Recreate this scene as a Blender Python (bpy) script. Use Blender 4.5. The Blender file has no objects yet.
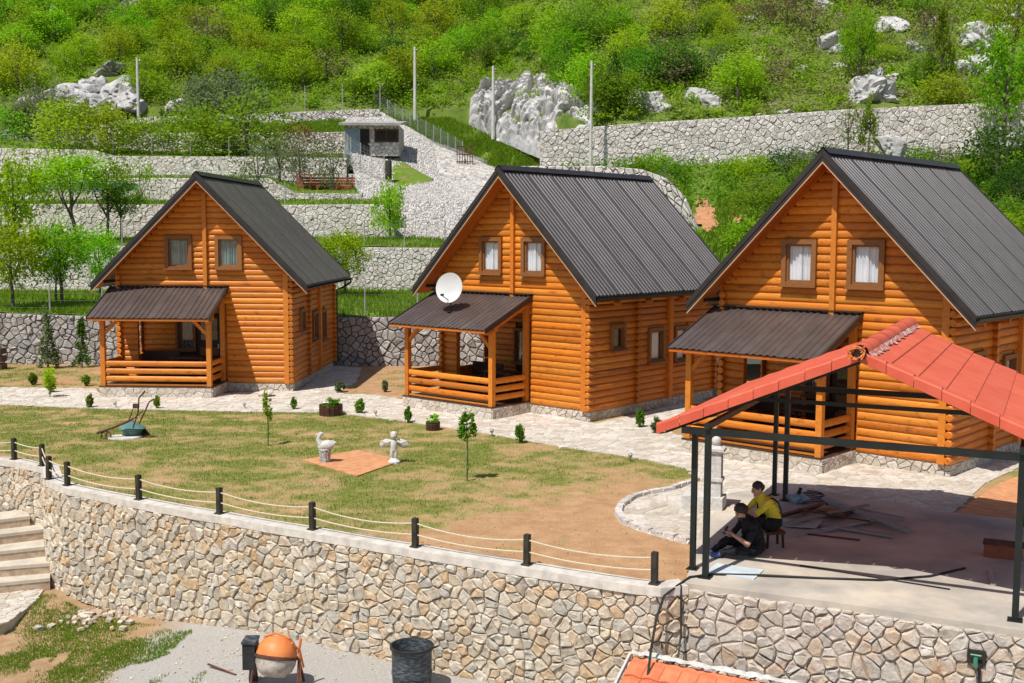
import bpy, bmesh, math, random
import numpy as np
from mathutils import Vector, Matrix
random.seed(7); RNG = np.random.default_rng(7)
SC = bpy.context.scene; COL = SC.collection
R = math.radians
# ------------------------------------------------------------------ camera, sky, sun, exposure
F, PITCH, ROLL, CAMH = 1129.67, R(5.402), R(.264), 5.405
cam = bpy.data.objects.new('camera', bpy.data.cameras.new('camera')); COL.objects.link(cam)
cam.data.sensor_width = 36; cam.data.lens = 36*F/1024; cam.data.clip_end = 2000
cam.location = (0, 0, CAMH)
cam.rotation_euler = (Matrix.Rotation(math.pi/2-PITCH, 3, 'X') @ Matrix.Rotation(ROLL, 3, 'Z')).to_euler()
SC.camera = cam
SUN_AZ, SUN_EL = R(38), R(60)
W = bpy.data.worlds.new('World'); SC.world = W; W.use_nodes = True
nt = W.node_tree; bg = nt.nodes['Background']
sky = nt.nodes.new('ShaderNodeTexSky'); sky.sky_type = 'NISHITA'; sky.sun_disc = False
sky.sun_elevation = SUN_EL; sky.sun_rotation = math.pi+SUN_AZ
nt.links.new(sky.outputs[0], bg.inputs[0]); bg.inputs[1].default_value = .092
sl = bpy.data.lights.new('sun', 'SUN'); sl.energy = 4.6; sl.angle = R(.55); sl.color = (1, .96, .90)
so = bpy.data.objects.new('sun', sl); COL.objects.link(so)
so.rotation_euler = Vector((math.sin(SUN_AZ)*math.cos(SUN_EL), math.cos(SUN_AZ)*math.cos(SUN_EL), -math.sin(SUN_EL))).to_track_quat('-Z', 'Y').to_euler()
SC.view_settings.view_transform = 'Standard'; SC.view_settings.look = 'None'
SC.view_settings.exposure = 0.22; SC.view_settings.gamma = 1
SC.render.engine = 'CYCLES'
SC.cycles.max_bounces = 6; SC.cycles.transparent_max_bounces = 8

# ------------------------------------------------------------------ survey: photograph pixel -> place in the world
def ray(px, py):
    u, v = (px-512)/F, (341.5-py)/F
    c, s = math.cos(ROLL), math.sin(ROLL); X, zc = c*u-s*v, s*u+c*v
    ct, st = math.cos(PITCH), math.sin(PITCH)
    return Vector((X, ct+st*zc, -st+ct*zc))
def atz(px, py, z=0.0):
    d = ray(px, py); return Vector((0, 0, CAMH)) + d*((z-CAMH)/d.z)
def aty(px, py, Y):
    d = ray(px, py); return Vector((0, 0, CAMH)) + d*(Y/d.y)

# ------------------------------------------------------------------ materials
def lin(h):
    h = h.lstrip('#'); return tuple((((int(h[i:i+2], 16)/255)+.055)/1.055)**2.4 if int(h[i:i+2], 16) > 10 else int(h[i:i+2], 16)/255/12.92 for i in (0, 2, 4))+(1,)
def c4(c): return tuple(c)+(1,) if len(c) == 3 else c
class NT:
    def __init__(s, name):
        s.m = bpy.data.materials.new(name); s.m.use_nodes = True; s.t = s.m.node_tree; s.n = s.t.nodes; s.b = s.n['Principled BSDF']
    def node(s, typ, **k):
        n = s.n.new('ShaderNode'+typ)
        for a, v in k.items(): setattr(n, a, v)
        return n
    def link(s, a, b): s.t.links.new(a, b)
    def coord(s, sc=(1, 1, 1), space='Object'):
        tc = s.node('TexCoord'); mp = s.node('Mapping'); mp.inputs['Scale'].default_value = sc
        s.link(tc.outputs[space], mp.inputs[0]); return mp.outputs[0]
    def geo(s, sc=(1, 1, 1)):
        g = s.node('NewGeometry'); mp = s.node('Mapping'); mp.inputs['Scale'].default_value = sc
        s.link(g.outputs['Position'], mp.inputs[0]); return mp.outputs[0]
    def noise(s, vec, scale, detail=4, rough=.6):
        n = s.node('TexNoise'); n.inputs['Scale'].default_value = scale; n.inputs['Detail'].default_value = detail; n.inputs['Roughness'].default_value = rough
        s.link(vec, n.inputs['Vector']); return n.outputs[0]
    def ramp(s, fac, stops, interp='LINEAR'):
        r = s.node('ValToRGB'); r.color_ramp.interpolation = interp; e = r.color_ramp.elements
        e[0].position, e[0].color = stops[0][0], c4(stops[0][1]); e[1].position, e[1].color = stops[1][0], c4(stops[1][1])
        for p, c in stops[2:]:
            q = e.new(p); q.color = c4(c)
        s.link(fac, r.inputs[0]); return r.outputs[0]
    def mix(s, fac, a, b, mode='MIX'):
        m = s.node('MixRGB', blend_type=mode)
        for i, v in enumerate((fac, a, b)):
            if hasattr(v, 'is_linked'): s.link(v, m.inputs[i])
            else: m.inputs[i].default_value = v if i == 0 else c4(v)
        return m.outputs[0]
    def attr(s, name='rnd'): return s.node('Attribute', attribute_name=name).outputs['Fac']
    def objrnd(s): return s.node('ObjectInfo').outputs['Random']
    def bump(s, h, strength=.3, dist=.02):
        b = s.node('Bump'); b.inputs['Strength'].default_value = strength; b.inputs['Distance'].default_value = dist
        s.link(h, b.inputs['Height']); s.link(b.outputs[0], s.b.inputs['Normal'])
    def done(s, col, rough=.8, metal=0, spec=.5):
        if hasattr(col, 'is_linked'): s.link(col, s.b.inputs['Base Color'])
        else: s.b.inputs['Base Color'].default_value = c4(col)
        s.b.inputs['Roughness'].default_value = rough; s.b.inputs['Metallic'].default_value = metal
        s.b.inputs['Specular IOR Level'].default_value = spec
        return s.m
def two(name, a, b, scale=3, rough=.8, bump=.2, metal=0, sc=(1, 1, 1), rndmul=0, spec=.4, lo=.35, hi=.65):
    n = NT(name); v = n.coord(sc); f = n.noise(v, scale); col = n.ramp(f, [(lo, a), (hi, b)])
    if rndmul:
        g = n.ramp(n.objrnd(), [(0, (1-rndmul,)*3), (1, (1+rndmul,)*3)]); col = n.mix(1, col, g, 'MULTIPLY')
    if bump: n.bump(n.noise(v, scale*4, 5), bump)
    return n.done(col, rough, metal, spec)
def m_stone(name, cols, stain=None, rough=.9):
    n = NT(name); a = n.attr(); k = len(cols)
    base = n.ramp(a, [(i/(k-1), c) for i, c in enumerate(cols)])
    g = n.geo(); f = n.noise(g, 9, 6, .7)
    base = n.mix(1, base, n.ramp(f, [(.3, (.72, .7, .68)), (.7, (1.15, 1.15, 1.15))]), 'MULTIPLY')
    if stain: base = n.mix(n.ramp(n.noise(g, 2.3, 3), [(.56, (0, 0, 0)), (.72, (.6, .6, .6))]), base, stain)
    n.bump(n.noise(g, 12, 8, .76), .95, .05)
    return n.done(base, rough, 0, .2)
def m_leaf(name, cols, objvar=.25, trans=.6):
    n = NT(name); k = len(cols); base = n.ramp(n.attr(), [(i/(k-1), c) for i, c in enumerate(cols)])
    hv = n.node('HueSaturation'); o = n.objrnd()
    mr = n.node('MapRange'); mr.inputs[3].default_value = .5-.035*objvar*4; mr.inputs[4].default_value = .5+.03*objvar*4; n.link(o, mr.inputs[0]); n.link(mr.outputs[0], hv.inputs['Hue'])
    m2 = n.node('MapRange'); m2.inputs[3].default_value = 1-objvar; m2.inputs[4].default_value = 1+objvar
    mm = n.node('Math', operation='FRACT'); m3 = n.node('Math', operation='MULTIPLY'); m3.inputs[1].default_value = 7.31
    n.link(o, m3.inputs[0]); n.link(m3.outputs[0], mm.inputs[0]); n.link(mm.outputs[0], m2.inputs[0]); n.link(m2.outputs[0], hv.inputs['Value'])
    n.link(base, hv.inputs['Color']); c = hv.outputs[0]
    d = n.node('BsdfDiffuse'); t = n.node('BsdfTranslucent'); mx = n.node('MixShader'); mx.inputs[0].default_value = trans
    n.link(c, d.inputs[0]); n.link(c, t.inputs[0]); n.link(d.outputs[0], mx.inputs[1]); n.link(t.outputs[0], mx.inputs[2])
    n.link(mx.outputs[0], n.n['Material Output'].inputs[0]); return n.m
def m_wood(name, a, b, dark, rough=.5, var=.22):
    n = NT(name); cc = n.node('TexCoord'); ad = n.node('VectorMath', operation='ADD'); oi = n.node('ObjectInfo'); sc_ = n.node('VectorMath', operation='SCALE'); sc_.inputs['Scale'].default_value = 37.; cx_ = n.node('CombineXYZ'); n.link(oi.outputs['Random'], cx_.inputs[0]); n.link(oi.outputs['Random'], cx_.inputs[1]); n.link(cx_.outputs[0], sc_.inputs[0]); n.link(cc.outputs['Object'], ad.inputs[0]); n.link(sc_.outputs[0], ad.inputs[1])
    def mp_(q): m_ = n.node('Mapping'); m_.inputs['Scale'].default_value = q; n.link(ad.outputs[0], m_.inputs[0]); return m_.outputs[0]
    v = mp_((3.2, 11, 11)); f = n.noise(v, 2.6, 8, .78); col = n.ramp(f, [(.28, a), (.72, b)])
    sp = n.noise(mp_((5, 4, 4)), 2.2, 3); col = n.mix(n.ramp(sp, [(.58, (0, 0, 0)), (.74, (.8, .8, .8))]), col, dark)
    g = n.ramp(n.objrnd(), [(0, (1-var, 1-var*1.1, 1-var*1.2)), (.3, (1.05, 1.0, .95)), (.55, (1-var*.6, 1-var*.4, 1)), (.8, (1.02, 1.15, 1.5)), (1, (1+var*.7, 1+var, 1+var))]); col = n.mix(1, col, g, 'MULTIPLY')
    ck = n.noise(mp_((.9, 55, 55)), 1.3, 3, .5); col = n.mix(n.ramp(ck, [(.66, (0, 0, 0)), (.74, (.7, .7, .7))]), col, (.10, .03, .006))
    n.bump(f, .2, .01); return n.done(col, rough, 0, .35)
MT = {}
MT['log'] = m_wood('stained_log', (.43, .108, .008), (.71, .245, .022), (.22, .05, .007), .45, .30)
MT['timber'] = m_wood('stained_timber', (.46, .12, .010), (.66, .22, .024), (.30, .075, .012))
MT['soffit'] = m_wood('soffit_wood', (.42, .10, .012), (.52, .15, .02), (.28, .06, .01))
MT['framewood'] = m_wood('brown_frame_wood', (.20, .075, .018), (.28, .11, .03), (.12, .04, .012))
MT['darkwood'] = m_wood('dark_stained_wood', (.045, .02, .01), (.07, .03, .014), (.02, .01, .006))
MT['oldwood'] = m_wood('grey_weathered_plank', (.24, .20, .16), (.36, .31, .25), (.12, .09, .07), .85)
MT['roofmetal'] = two('anthracite_roof_sheet', (.068, .057, .053), (.095, .081, .076), 1.5, .36, 0, .0, rndmul=.06, spec=.6)
MT['porchmetal'] = two('brown_porch_sheet', (.075, .056, .050), (.105, .08, .07), 1.5, .4, 0, .15, rndmul=.06, spec=.6)
MT['trim'] = two('dark_metal_trim', (.03, .026, .025), (.045, .038, .036), 2, .4, 0, .2)
MT['palewood'] = two('pale_edge_strip', (.45, .25, .13), (.55, .33, .18), 3, .6, 0)
MT['curtain'] = two('white_curtain', (.58, .62, .67), (.74, .77, .80), 2, .9, 0)
MT['tealcurtain'] = two('teal_grey_curtain', (.10, .20, .20), (.22, .34, .33), 2, .9, 0)
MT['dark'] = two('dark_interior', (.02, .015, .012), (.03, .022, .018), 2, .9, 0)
MT['concrete'] = two('pale_concrete', (.42, .37, .30), (.55, .49, .40), 2.5, .9, .3)
MT['coping'] = two('grey_mortar_coping', (.45, .41, .355), (.62, .57, .50), 5, .9, .35)
MT['greycon'] = two('grey_concrete', (.27, .26, .25), (.38, .37, .35), 3, .9, .3)
MT['whitestone'] = two('white_cast_stone', (.44, .42, .39), (.62, .60, .56), 14, .8, .5)
MT['mortar'] = two('wall_mortar', (.26, .21, .15), (.45, .38, .29), 6, .95, .5)
MT['mortargrey'] = two('dry_joint', (.07, .065, .06), (.13, .12, .11), 6, .95, .5)
MT['mortarpale'] = two('pale_joint', (.30, .275, .25), (.44, .41, .38), 6, .95, .5)
MT['stone'] = m_stone('cream_limestone', [(.46, .40, .32), (.64, .54, .40), (.70, .61, .48), (.52, .48, .41), (.74, .67, .55), (.64, .46, .28), (.72, .65, .54)], (.46, .28, .13))
MT['stonewhite'] = m_stone('pale_limestone', [(.48, .43, .37), (.62, .55, .47), (.68, .61, .53), (.55, .50, .44), (.72, .65, .57), (.63, .51, .38), (.66, .60, .52)], (.52, .27, .12))
MT['stonebank'] = m_stone('grey_rubble', [(.34, .33, .31), (.48, .46, .43), (.58, .555, .52), (.42, .40, .37), (.62, .59, .55)])
MT['stonegrey'] = m_stone('grey_limestone', [(.30, .29, .275), (.43, .41, .39), (.52, .49, .46), (.37, .355, .34), (.57, .54, .50)])
MT['stonepale'] = m_stone('pale_pinkish_limestone', [(.56, .52, .48), (.68, .64, .59), (.76, .71, .66), (.62, .58, .54), (.80, .75, .69)], (.42, .30, .22))
MT['paver'] = m_stone('pale_paving_stone', [(.52, .45, .36), (.64, .57, .48), (.71, .65, .57), (.58, .52, .43), (.74, .69, .61)])
MT['mortarplat'] = two('grey_brown_mortar', (.27, .23, .19), (.46, .40, .33), 6, .95, .5)
MT['grout'] = two('paving_grout', (.44, .39, .32), (.55, .50, .43), 5, .95, .3)
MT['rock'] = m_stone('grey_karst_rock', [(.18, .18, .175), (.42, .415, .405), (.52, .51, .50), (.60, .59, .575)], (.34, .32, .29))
MT['black'] = two('black_green_painted_steel', (.006, .010, .008), (.012, .017, .014), 3, .5, 0)
MT['postblack'] = two('dark_post_paint', (.018, .017, .012), (.045, .04, .028), 6, .6, .1)
MT['rope'] = two('pale_rope', (.5, .43, .30), (.62, .55, .42), 40, .9, .2)
MT['terracotta'] = two('salmon_red_tile_sheet', (.58, .088, .045), (.66, .125, .065), 2, .5, .05, rndmul=.05)
MT['claytile'] = two('orange_clay_tile', (.52, .13, .055), (.66, .20, .09), 5, .75, .15, rndmul=.15)
MT['ridgefill'] = two('white_mortar_fill', (.50, .12, .08), (.62, .54, .48), 11, .9, .4, lo=.47, hi=.55)
MT['white'] = two('white_enamel', (.56, .56, .55), (.64, .64, .62), 2, .35, 0)
MT['steel'] = two('galvanised_steel', (.38, .39, .40), (.5, .5, .5), 4, .45, 0, .6)
MT['galv'] = two('grey_fence_post', (.30, .30, .29), (.42, .42, .40), 4, .6, 0, .2)
MT['wire'] = two('fence_wire', (.22, .24, .23), (.32, .33, .32), 4, .6, 0, .2)
MT['polecon'] = two('pale_pole', (.46, .44, .41), (.58, .56, .52), 3, .85, .1)
MT['rust'] = two('rusty_iron', (.06, .022, .014), (.14, .05, .03), 8, .8, .3)
MT['teal'] = two('faded_teal_paint', (.06, .15, .14), (.10, .22, .20), 7, .55, .15)
MT['orange'] = two('orange_mixer_paint', (.62, .16, .035), (.70, .24, .07), 4, .5, .15)
MT['dirtywhite'] = two('cement_splashed_paint', (.30, .25, .20), (.52, .46, .39), 7, .8, .3)
MT['blackplastic'] = two('scuffed_black_plastic', (.025, .032, .036), (.15, .17, .18), 9, .55, .15, sc=(1, 1, 4), lo=.45, hi=.75)
MT['rubber'] = two('black_rubber', (.012, .012, .012), (.025, .025, .025), 5, .6, 0)
MT['blueboard'] = two('pale_blue_sheet', (.42, .50, .52), (.55, .62, .64), 3, .6, .05)
MT['bluedoor'] = two('blue_grey_door', (.18, .26, .32), (.26, .34, .40), 5, .7, .1)
MT['redwood'] = m_wood('reddish_wood', (.26, .075, .035), (.36, .11, .055), (.16, .05, .03), .7)
MT['greenpipe'] = two('green_plastic', (.02, .12, .07), (.04, .20, .12), 4, .4, 0)
MT['sand'] = two('orange_sand', (.46, .20, .085), (.60, .29, .14), 5, .95, .4)
MT['redearth'] = two('bare_red_earth', (.34, .15, .065), (.50, .25, .12), 3, .95, .6)
MT['riserstone'] = two('tan_riser_stone', (.36, .26, .17), (.54, .42, .30), 7, .9, .4)
MT['soilclod'] = m_stone('soil_clods_and_pebbles', [(.36, .22, .12), (.46, .29, .16), (.56, .44, .31), (.42, .26, .14)])
MT['mottled'] = two('mottled_carved_stone', (.20, .19, .175), (.62, .60, .56), 26, .85, .8, lo=.42, hi=.58)
MT['skin'] = two('skin', (.42, .22, .15), (.50, .28, .19), 10, .6, 0)
MT['hair'] = two('dark_brown_hair', (.02, .012, .008), (.05, .03, .02), 30, .6, .3)
MT['blackcloth'] = two('black_cotton', (.005, .005, .006), (.011, .011, .012), 12, .9, .2)
MT['yellowcloth'] = two('yellow_cotton', (.58, .46, .03), (.70, .57, .05), 9, .9, .2)
MT['blueshoe'] = two('blue_shoe_fabric', (.05, .08, .22), (.10, .14, .32), 20, .8, .2)
MT['bark'] = two('grey_brown_bark', (.07, .055, .045), (.16, .13, .105), 9, .95, .5, sc=(1, 1, .3))
MT['glass'] = None
n = NT('window_glass'); gl = n.node('BsdfGlossy'); gl.inputs['Roughness'].default_value = .05; tr = n.node('BsdfTransparent'); mx = n.node('MixShader')
fr = n.node('LayerWeight'); pw = n.node('Math', operation='POWER'); pw.inputs[1].default_value = 4.; n.link(fr.outputs['Facing'], pw.inputs[0]); ma = n.node('MapRange'); ma.inputs[3].default_value = .06; ma.inputs[4].default_value = .75; n.link(pw.outputs[0], ma.inputs[0]); n.link(ma.outputs[0], mx.inputs[0]); n.link(tr.outputs[0], mx.inputs[1]); n.link(gl.outputs[0], mx.inputs[2]); n.link(mx.outputs[0], n.n['Material Output'].inputs[0]); MT['glass'] = n.m
LEAF = {
 'bright': m_leaf('spring_green_leaves', [(.15, .31, .010), (.25, .46, .014), (.34, .56, .025), (.20, .40, .012)], .2),
 'yellow': m_leaf('yellow_green_leaves', [(.22, .32, .016), (.32, .46, .022), (.40, .52, .035)], .18),
 'mid': m_leaf('mid_green_leaves', [(.10, .21, .016), (.16, .30, .022), (.22, .38, .03)], .22),
 'olive': m_leaf('olive_grey_leaves', [(.14, .18, .075), (.20, .245, .11), (.26, .30, .15)], .15),
 'dark': m_leaf('dark_green_leaves', [(.05, .12, .018), (.08, .17, .024), (.11, .21, .03)], .2),
 'bare': m_leaf('bare_twiggy_crown', [(.15, .12, .06), (.22, .18, .09), (.20, .22, .06)], .15, .15),
 'rusty': m_leaf('reddish_brown_crown', [(.20, .10, .035), (.26, .14, .05), (.19, .18, .04)], .12, .2),
 'grass': m_leaf('grass_blades', [(.12, .22, .016), (.19, .32, .022), (.26, .38, .035)], 0),
 'dry': m_leaf('dry_lawn_blades', [(.12, .20, .02), (.25, .29, .055), (.43, .37, .14), (.50, .41, .19)], 0, .4),
}

# ------------------------------------------------------------------ mesh helpers
def np_mesh(name, V, Fa, rnd=None, smooth=False):
    me = bpy.data.meshes.new(name); V = np.asarray(V, np.float32); Fa = np.asarray(Fa, np.int32); k = Fa.shape[1]
    me.vertices.add(len(V)); me.vertices.foreach_set('co', V.ravel())
    me.loops.add(Fa.size); me.loops.foreach_set('vertex_index', Fa.ravel())
    me.polygons.add(len(Fa)); me.polygons.foreach_set('loop_start', np.arange(0, Fa.size, k, dtype=np.int32))
    if smooth: me.polygons.foreach_set('use_smooth', np.ones(len(Fa), bool))
    me.update(calc_edges=True)
    if rnd is not None:
        a = me.attributes.new('rnd', 'FLOAT', 'POINT'); a.data.foreach_set('value', np.asarray(rnd, np.float32))
    return me
class MB:
    """collects shapes and links them as one mesh object"""
    def __init__(s): s.v = []; s.f = []; s.r = []; s.cur = .5
    def add(s, vs, fs):
        o = len(s.v); s.v += [tuple(v) for v in vs]; s.f += [tuple(i+o for i in f) for f in fs]; s.r += [s.cur]*len(vs)
    def box(s, c, d, rz=0, M=None):
        x, y, z = d[0]/2, d[1]/2, d[2]/2
        vs = [Vector((a, b, e)) for a in (-x, x) for b in (-y, y) for e in (-z, z)]
        if rz: vs = [Matrix.Rotation(rz, 3, 'Z') @ v for v in vs]
        if M: vs = [M @ v for v in vs]
        c = Vector(c); s.add([v+c for v in vs], [(0, 1, 3, 2), (4, 6, 7, 5), (0, 4, 5, 1), (2, 3, 7, 6), (0, 2, 6, 4), (1, 5, 7, 3)]); return s
    def bar(s, a, b, w, h, up=(0, 0, 1)):
        a, b = Vector(a), Vector(b); d = (b-a).normalized(); side = d.cross(Vector(up))
        if side.length < 1e-4: side = d.cross(Vector((1, 0, 0)))
        side.normalize(); u = side.cross(d).normalized()
        vs = [p+side*sx*w/2+u*sz*h/2 for p in (a, b) for sx, sz in ((-1, -1), (1, -1), (1, 1), (-1, 1))]
        s.add(vs, [(0, 3, 2, 1), (4, 5, 6, 7), (0, 1, 5, 4), (1, 2, 6, 5), (2, 3, 7, 6), (3, 0, 4, 7)]); return s
    def tube(s, pts, rad, n=8, cap=True):
        pts = [Vector(p) for p in pts]; m = len(pts); rad = rad if isinstance(rad, (list, tuple)) else [rad]*m
        vs = []; pu = None
        for i, p in enumerate(pts):
            d = (pts[min(i+1, m-1)]-pts[max(i-1, 0)]).normalized()
            if pu is None: pu = d.orthogonal().normalized()
            pu = (pu-d*pu.dot(d)).normalized(); q = d.cross(pu)
            vs += [p+(pu*math.cos(t*2*math.pi/n)+q*math.sin(t*2*math.pi/n))*rad[i] for t in range(n)]
        fs = [(i*n+t, i*n+(t+1) % n, (i+1)*n+(t+1) % n, (i+1)*n+t) for i in range(m-1) for t in range(n)]
        if cap: fs += [tuple(range(n-1, -1, -1)), tuple((m-1)*n+t for t in range(n))]
        s.add(vs, fs); return s
    def lathe(s, prof, n=20, c=(0, 0, 0), M=None, sx=1, sy=1, cap=True):
        vs = []; c = Vector(c)
        for r, z in prof:
            for t in range(n):
                v = Vector((r*math.cos(t*2*math.pi/n)*sx, r*math.sin(t*2*math.pi/n)*sy, z)); vs.append((M @ v if M else v)+c)
        m = len(prof); fs = [(i*n+t, i*n+(t+1) % n, (i+1)*n+(t+1) % n, (i+1)*n+t) for i in range(m-1) for t in range(n)]
        if cap: fs += [tuple(range(n-1, -1, -1)), tuple((m-1)*n+t for t in range(n))]
        s.add(vs, fs); return s
    def ell(s, c, r, n=12, M=None):
        k = max(4, n//2); s.lathe([(max(math.sin(math.pi*i/k), 1e-3), -math.cos(math.pi*i/k)) for i in range(k+1)], n, c, (M or Matrix.Identity(3)) @ Matrix.Diagonal(r)); return s
    def prism(s, poly, z0, z1):
        n = len(poly); s.add([(p[0], p[1], z0) for p in poly]+[(p[0], p[1], z1) for p in poly], [tuple(range(n-1, -1, -1)), tuple(range(n, 2*n))]+[(i, (i+1) % n, n+(i+1) % n, n+i) for i in range(n)]); return s
    def mesh(s, name, smooth=False, ang=40):
        me = bpy.data.meshes.new(name); me.from_pydata(s.v, [], s.f)
        a = me.attributes.new('rnd', 'FLOAT', 'POINT'); a.data.foreach_set('value', s.r)
        if smooth:
            me.polygons.foreach_set('use_smooth', [True]*len(me.polygons)); me.set_sharp_from_angle(angle=R(ang))
        return me
    def build(s, name, mat, parent=None, smooth=False, loc=None):
        return link(name, s.mesh(name, smooth), mat, parent, loc)
def link(name, me, mat=None, parent=None, loc=None):
    o = bpy.data.objects.new(name, me); COL.objects.link(o)
    if mat and me and not me.materials: me.materials.append(MT[mat] if isinstance(mat, str) else mat)
    if parent: o.parent = parent
    if loc is not None: o.location = loc
    return o
def tag(o, label, cat, group=None):
    o['label'] = label; o['category'] = cat
    if group: o['group'] = group
    return o
def thing(name, label, cat, loc=(0, 0, 0), rz=0, group=None):
    o = bpy.data.objects.new(name, None); COL.objects.link(o); o.location = loc; o.rotation_euler = (0, 0, rz)
    return tag(o, label, cat, group)
def struct(o): o['kind'] = 'structure'; return o
def stuff(o): o['kind'] = 'stuff'; return o
KIDS = {}
def copy_tree(o, parent=None):
    if not KIDS:
        for x in bpy.data.objects:
            if x.parent: KIDS.setdefault(x.parent.name, []).append(x)
    c = o.copy(); COL.objects.link(c)
    if parent: c.parent = parent
    for ch in KIDS.get(o.name, []): copy_tree(ch, c)
    return c
def vnoise(x, y, seed=0):
    """smooth value noise on arrays, 0..1"""
    xi, yi = np.floor(x).astype(np.int64), np.floor(y).astype(np.int64); fx, fy = x-xi, y-yi
    fx, fy = fx*fx*(3-2*fx), fy*fy*(3-2*fy)
    def h(a, b):
        n = (a*374761393+b*668265263+seed*974634777) & 0x7fffffff; n = (n ^ (n >> 13))*1274126177 & 0x7fffffff
        return ((n ^ (n >> 16)) & 0xffff)/65535.
    return (h(xi, yi)*(1-fx)+h(xi+1, yi)*fx)*(1-fy)+(h(xi, yi+1)*(1-fx)+h(xi+1, yi+1)*fx)*fy
def fbm(x, y, seed=0, o=4):
    x, y = np.asarray(x, float), np.asarray(y, float); t = 0; a = .5
    for i in range(o): t = t+a*vnoise(x*2**i, y*2**i, seed+i*17); a *= .5
    return t/(1-.5**o)

# ------------------------------------------------------------------ stones (cells laid without repeats)
def clip(poly, p, q):
    mx, my = (p[0]+q[0])/2, (p[1]+q[1])/2; nx, ny = q[0]-p[0], q[1]-p[1]; out = []
    k = len(poly); ds = [(v[0]-mx)*nx+(v[1]-my)*ny for v in poly]
    for i in range(k):
        a, b, da, db = poly[i], poly[(i+1) % k], ds[i], ds[(i+1) % k]
        if da <= 0: out.append(a)
        if (da < 0 < db) or (db < 0 < da):
            t = da/(da-db); out.append((a[0]+(b[0]-a[0])*t, a[1]+(b[1]-a[1])*t))
    return out
def cells(U, V, su, sv, jit=.42, u0=0., v0=0., keep=None):
    """irregular polygons covering [u0,U] x [v0,V]; sizes about su x sv"""
    su, sv = su*.76, sv*.76
    nu, nv = max(1, round((U-u0)/su)), max(1, round((V-v0)/sv)); pts = []
    for j in range(-1, nv+1):
        for i in range(-1, nu+2):
            pts.append((u0+(i+.5*(j % 2)+random.uniform(-jit, jit)+.25)*(U-u0)/nu, v0+(j+.5+random.uniform(-jit, jit))*(V-v0)/nv))
    k = random.Random(3); pts = [p for p in pts if k.random() > .13]      # gaps give larger stones
    A = np.array(pts); A[:, 0] /= su; A[:, 1] /= sv; out = []
    for i, p in enumerate(pts):
        if keep and not keep(*p): continue
        if p[0] < u0-su or p[0] > U+su or p[1] < v0-sv or p[1] > V+sv: continue
        d = ((A-A[i])**2).sum(1); nb = np.argsort(d)[1:22]
        poly = [(p[0]-3*su, p[1]-3*sv), (p[0]+3*su, p[1]-3*sv), (p[0]+3*su, p[1]+3*sv), (p[0]-3*su, p[1]+3*sv)]
        for q in nb: poly = clip(poly, p, pts[q])
        for a, lim in ((0, u0), (1, v0)):        # clip to the rectangle
            if poly: poly = clip(poly, (lim+1, 0) if a == 0 else (0, lim+1), (lim-1, 0) if a == 0 else (0, lim-1))
        for a, lim in ((0, U), (1, V)):
            if poly: poly = clip(poly, (lim-1, 0) if a == 0 else (0, lim-1), (lim+1, 0) if a == 0 else (0, lim+1))
        if len(poly) >= 3:
            m = [poly[k] for k in range(len(poly)) if math.dist(poly[k], poly[k-1]) > .09*su]
            if len(m) >= 3: out.append(m)
    return out
def area(poly): return abs(sum(poly[i-1][0]*poly[i][1]-poly[i][0]*poly[i-1][1] for i in range(len(poly))))/2
def stone_geo(mb, poly, fmap, gap, h, top=.78, rough=0):
    if rough:
        q = []
        for i in range(len(poly)):
            a, b = poly[i], poly[(i+1) % len(poly)]; q.append(a); l = math.dist(a, b)
            if l > rough: t = random.uniform(.35, .65); q.append((a[0]+(b[0]-a[0])*t+random.uniform(-.09, .09)*l, a[1]+(b[1]-a[1])*t+random.uniform(-.09, .09)*l))
        poly = q
    cx, cy = sum(p[0] for p in poly)/len(poly), sum(p[1] for p in poly)/len(poly); k = len(poly)
    rad = max(1e-3, sum(math.dist(p, (cx, cy)) for p in poly)/k); s0 = max(.3, 1-gap/rad); hh = h*random.uniform(.55, 1.25)
    if area(poly) < .15*rad*rad: return
    if sum(poly[i-1][0]*poly[i][1]-poly[i][0]*poly[i-1][1] for i in range(k)) < 0: poly = poly[::-1]
    def ring(s, d, j): return [fmap(cx+(p[0]-cx)*s+random.uniform(-j, j), cy+(p[1]-cy)*s+random.uniform(-j, j), d*(1+random.uniform(-.32, .22)*(j > 0))) for p in poly]
    vs = ring(s0, -.02, 0)+ring(s0, hh*.6, gap*.3)+ring(s0*top, hh, gap*.5)
    fs = [(r*k+i, r*k+(i+1) % k, (r+1)*k+(i+1) % k, (r+1)*k+i) for r in (0, 1) for i in range(k)]+[tuple(2*k+i for i in range(k))]
    mb.cur = random.random(); mb.add(vs, fs)
def lay(polys, fmap, gap, h, mat, parent, name, top=.78, limit=300, rough=0, rest='stone_infill'):
    """the largest in view become single pieces, the rest one joined part"""
    key = lambda p: -area(p)/(fmap(*p[0], 0)-Vector((0, 0, CAMH))).length_squared
    polys = sorted(polys, key=key); joined = MB()
    for i, p in enumerate(polys):
        mb = joined if i >= limit else MB(); stone_geo(mb, p, fmap, gap, h, top, rough)
        if i < limit and mb.v: mb.build(name, mat, parent)
    if joined.v:
        o = joined.build(rest, mat, parent); stuff(o)
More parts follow.
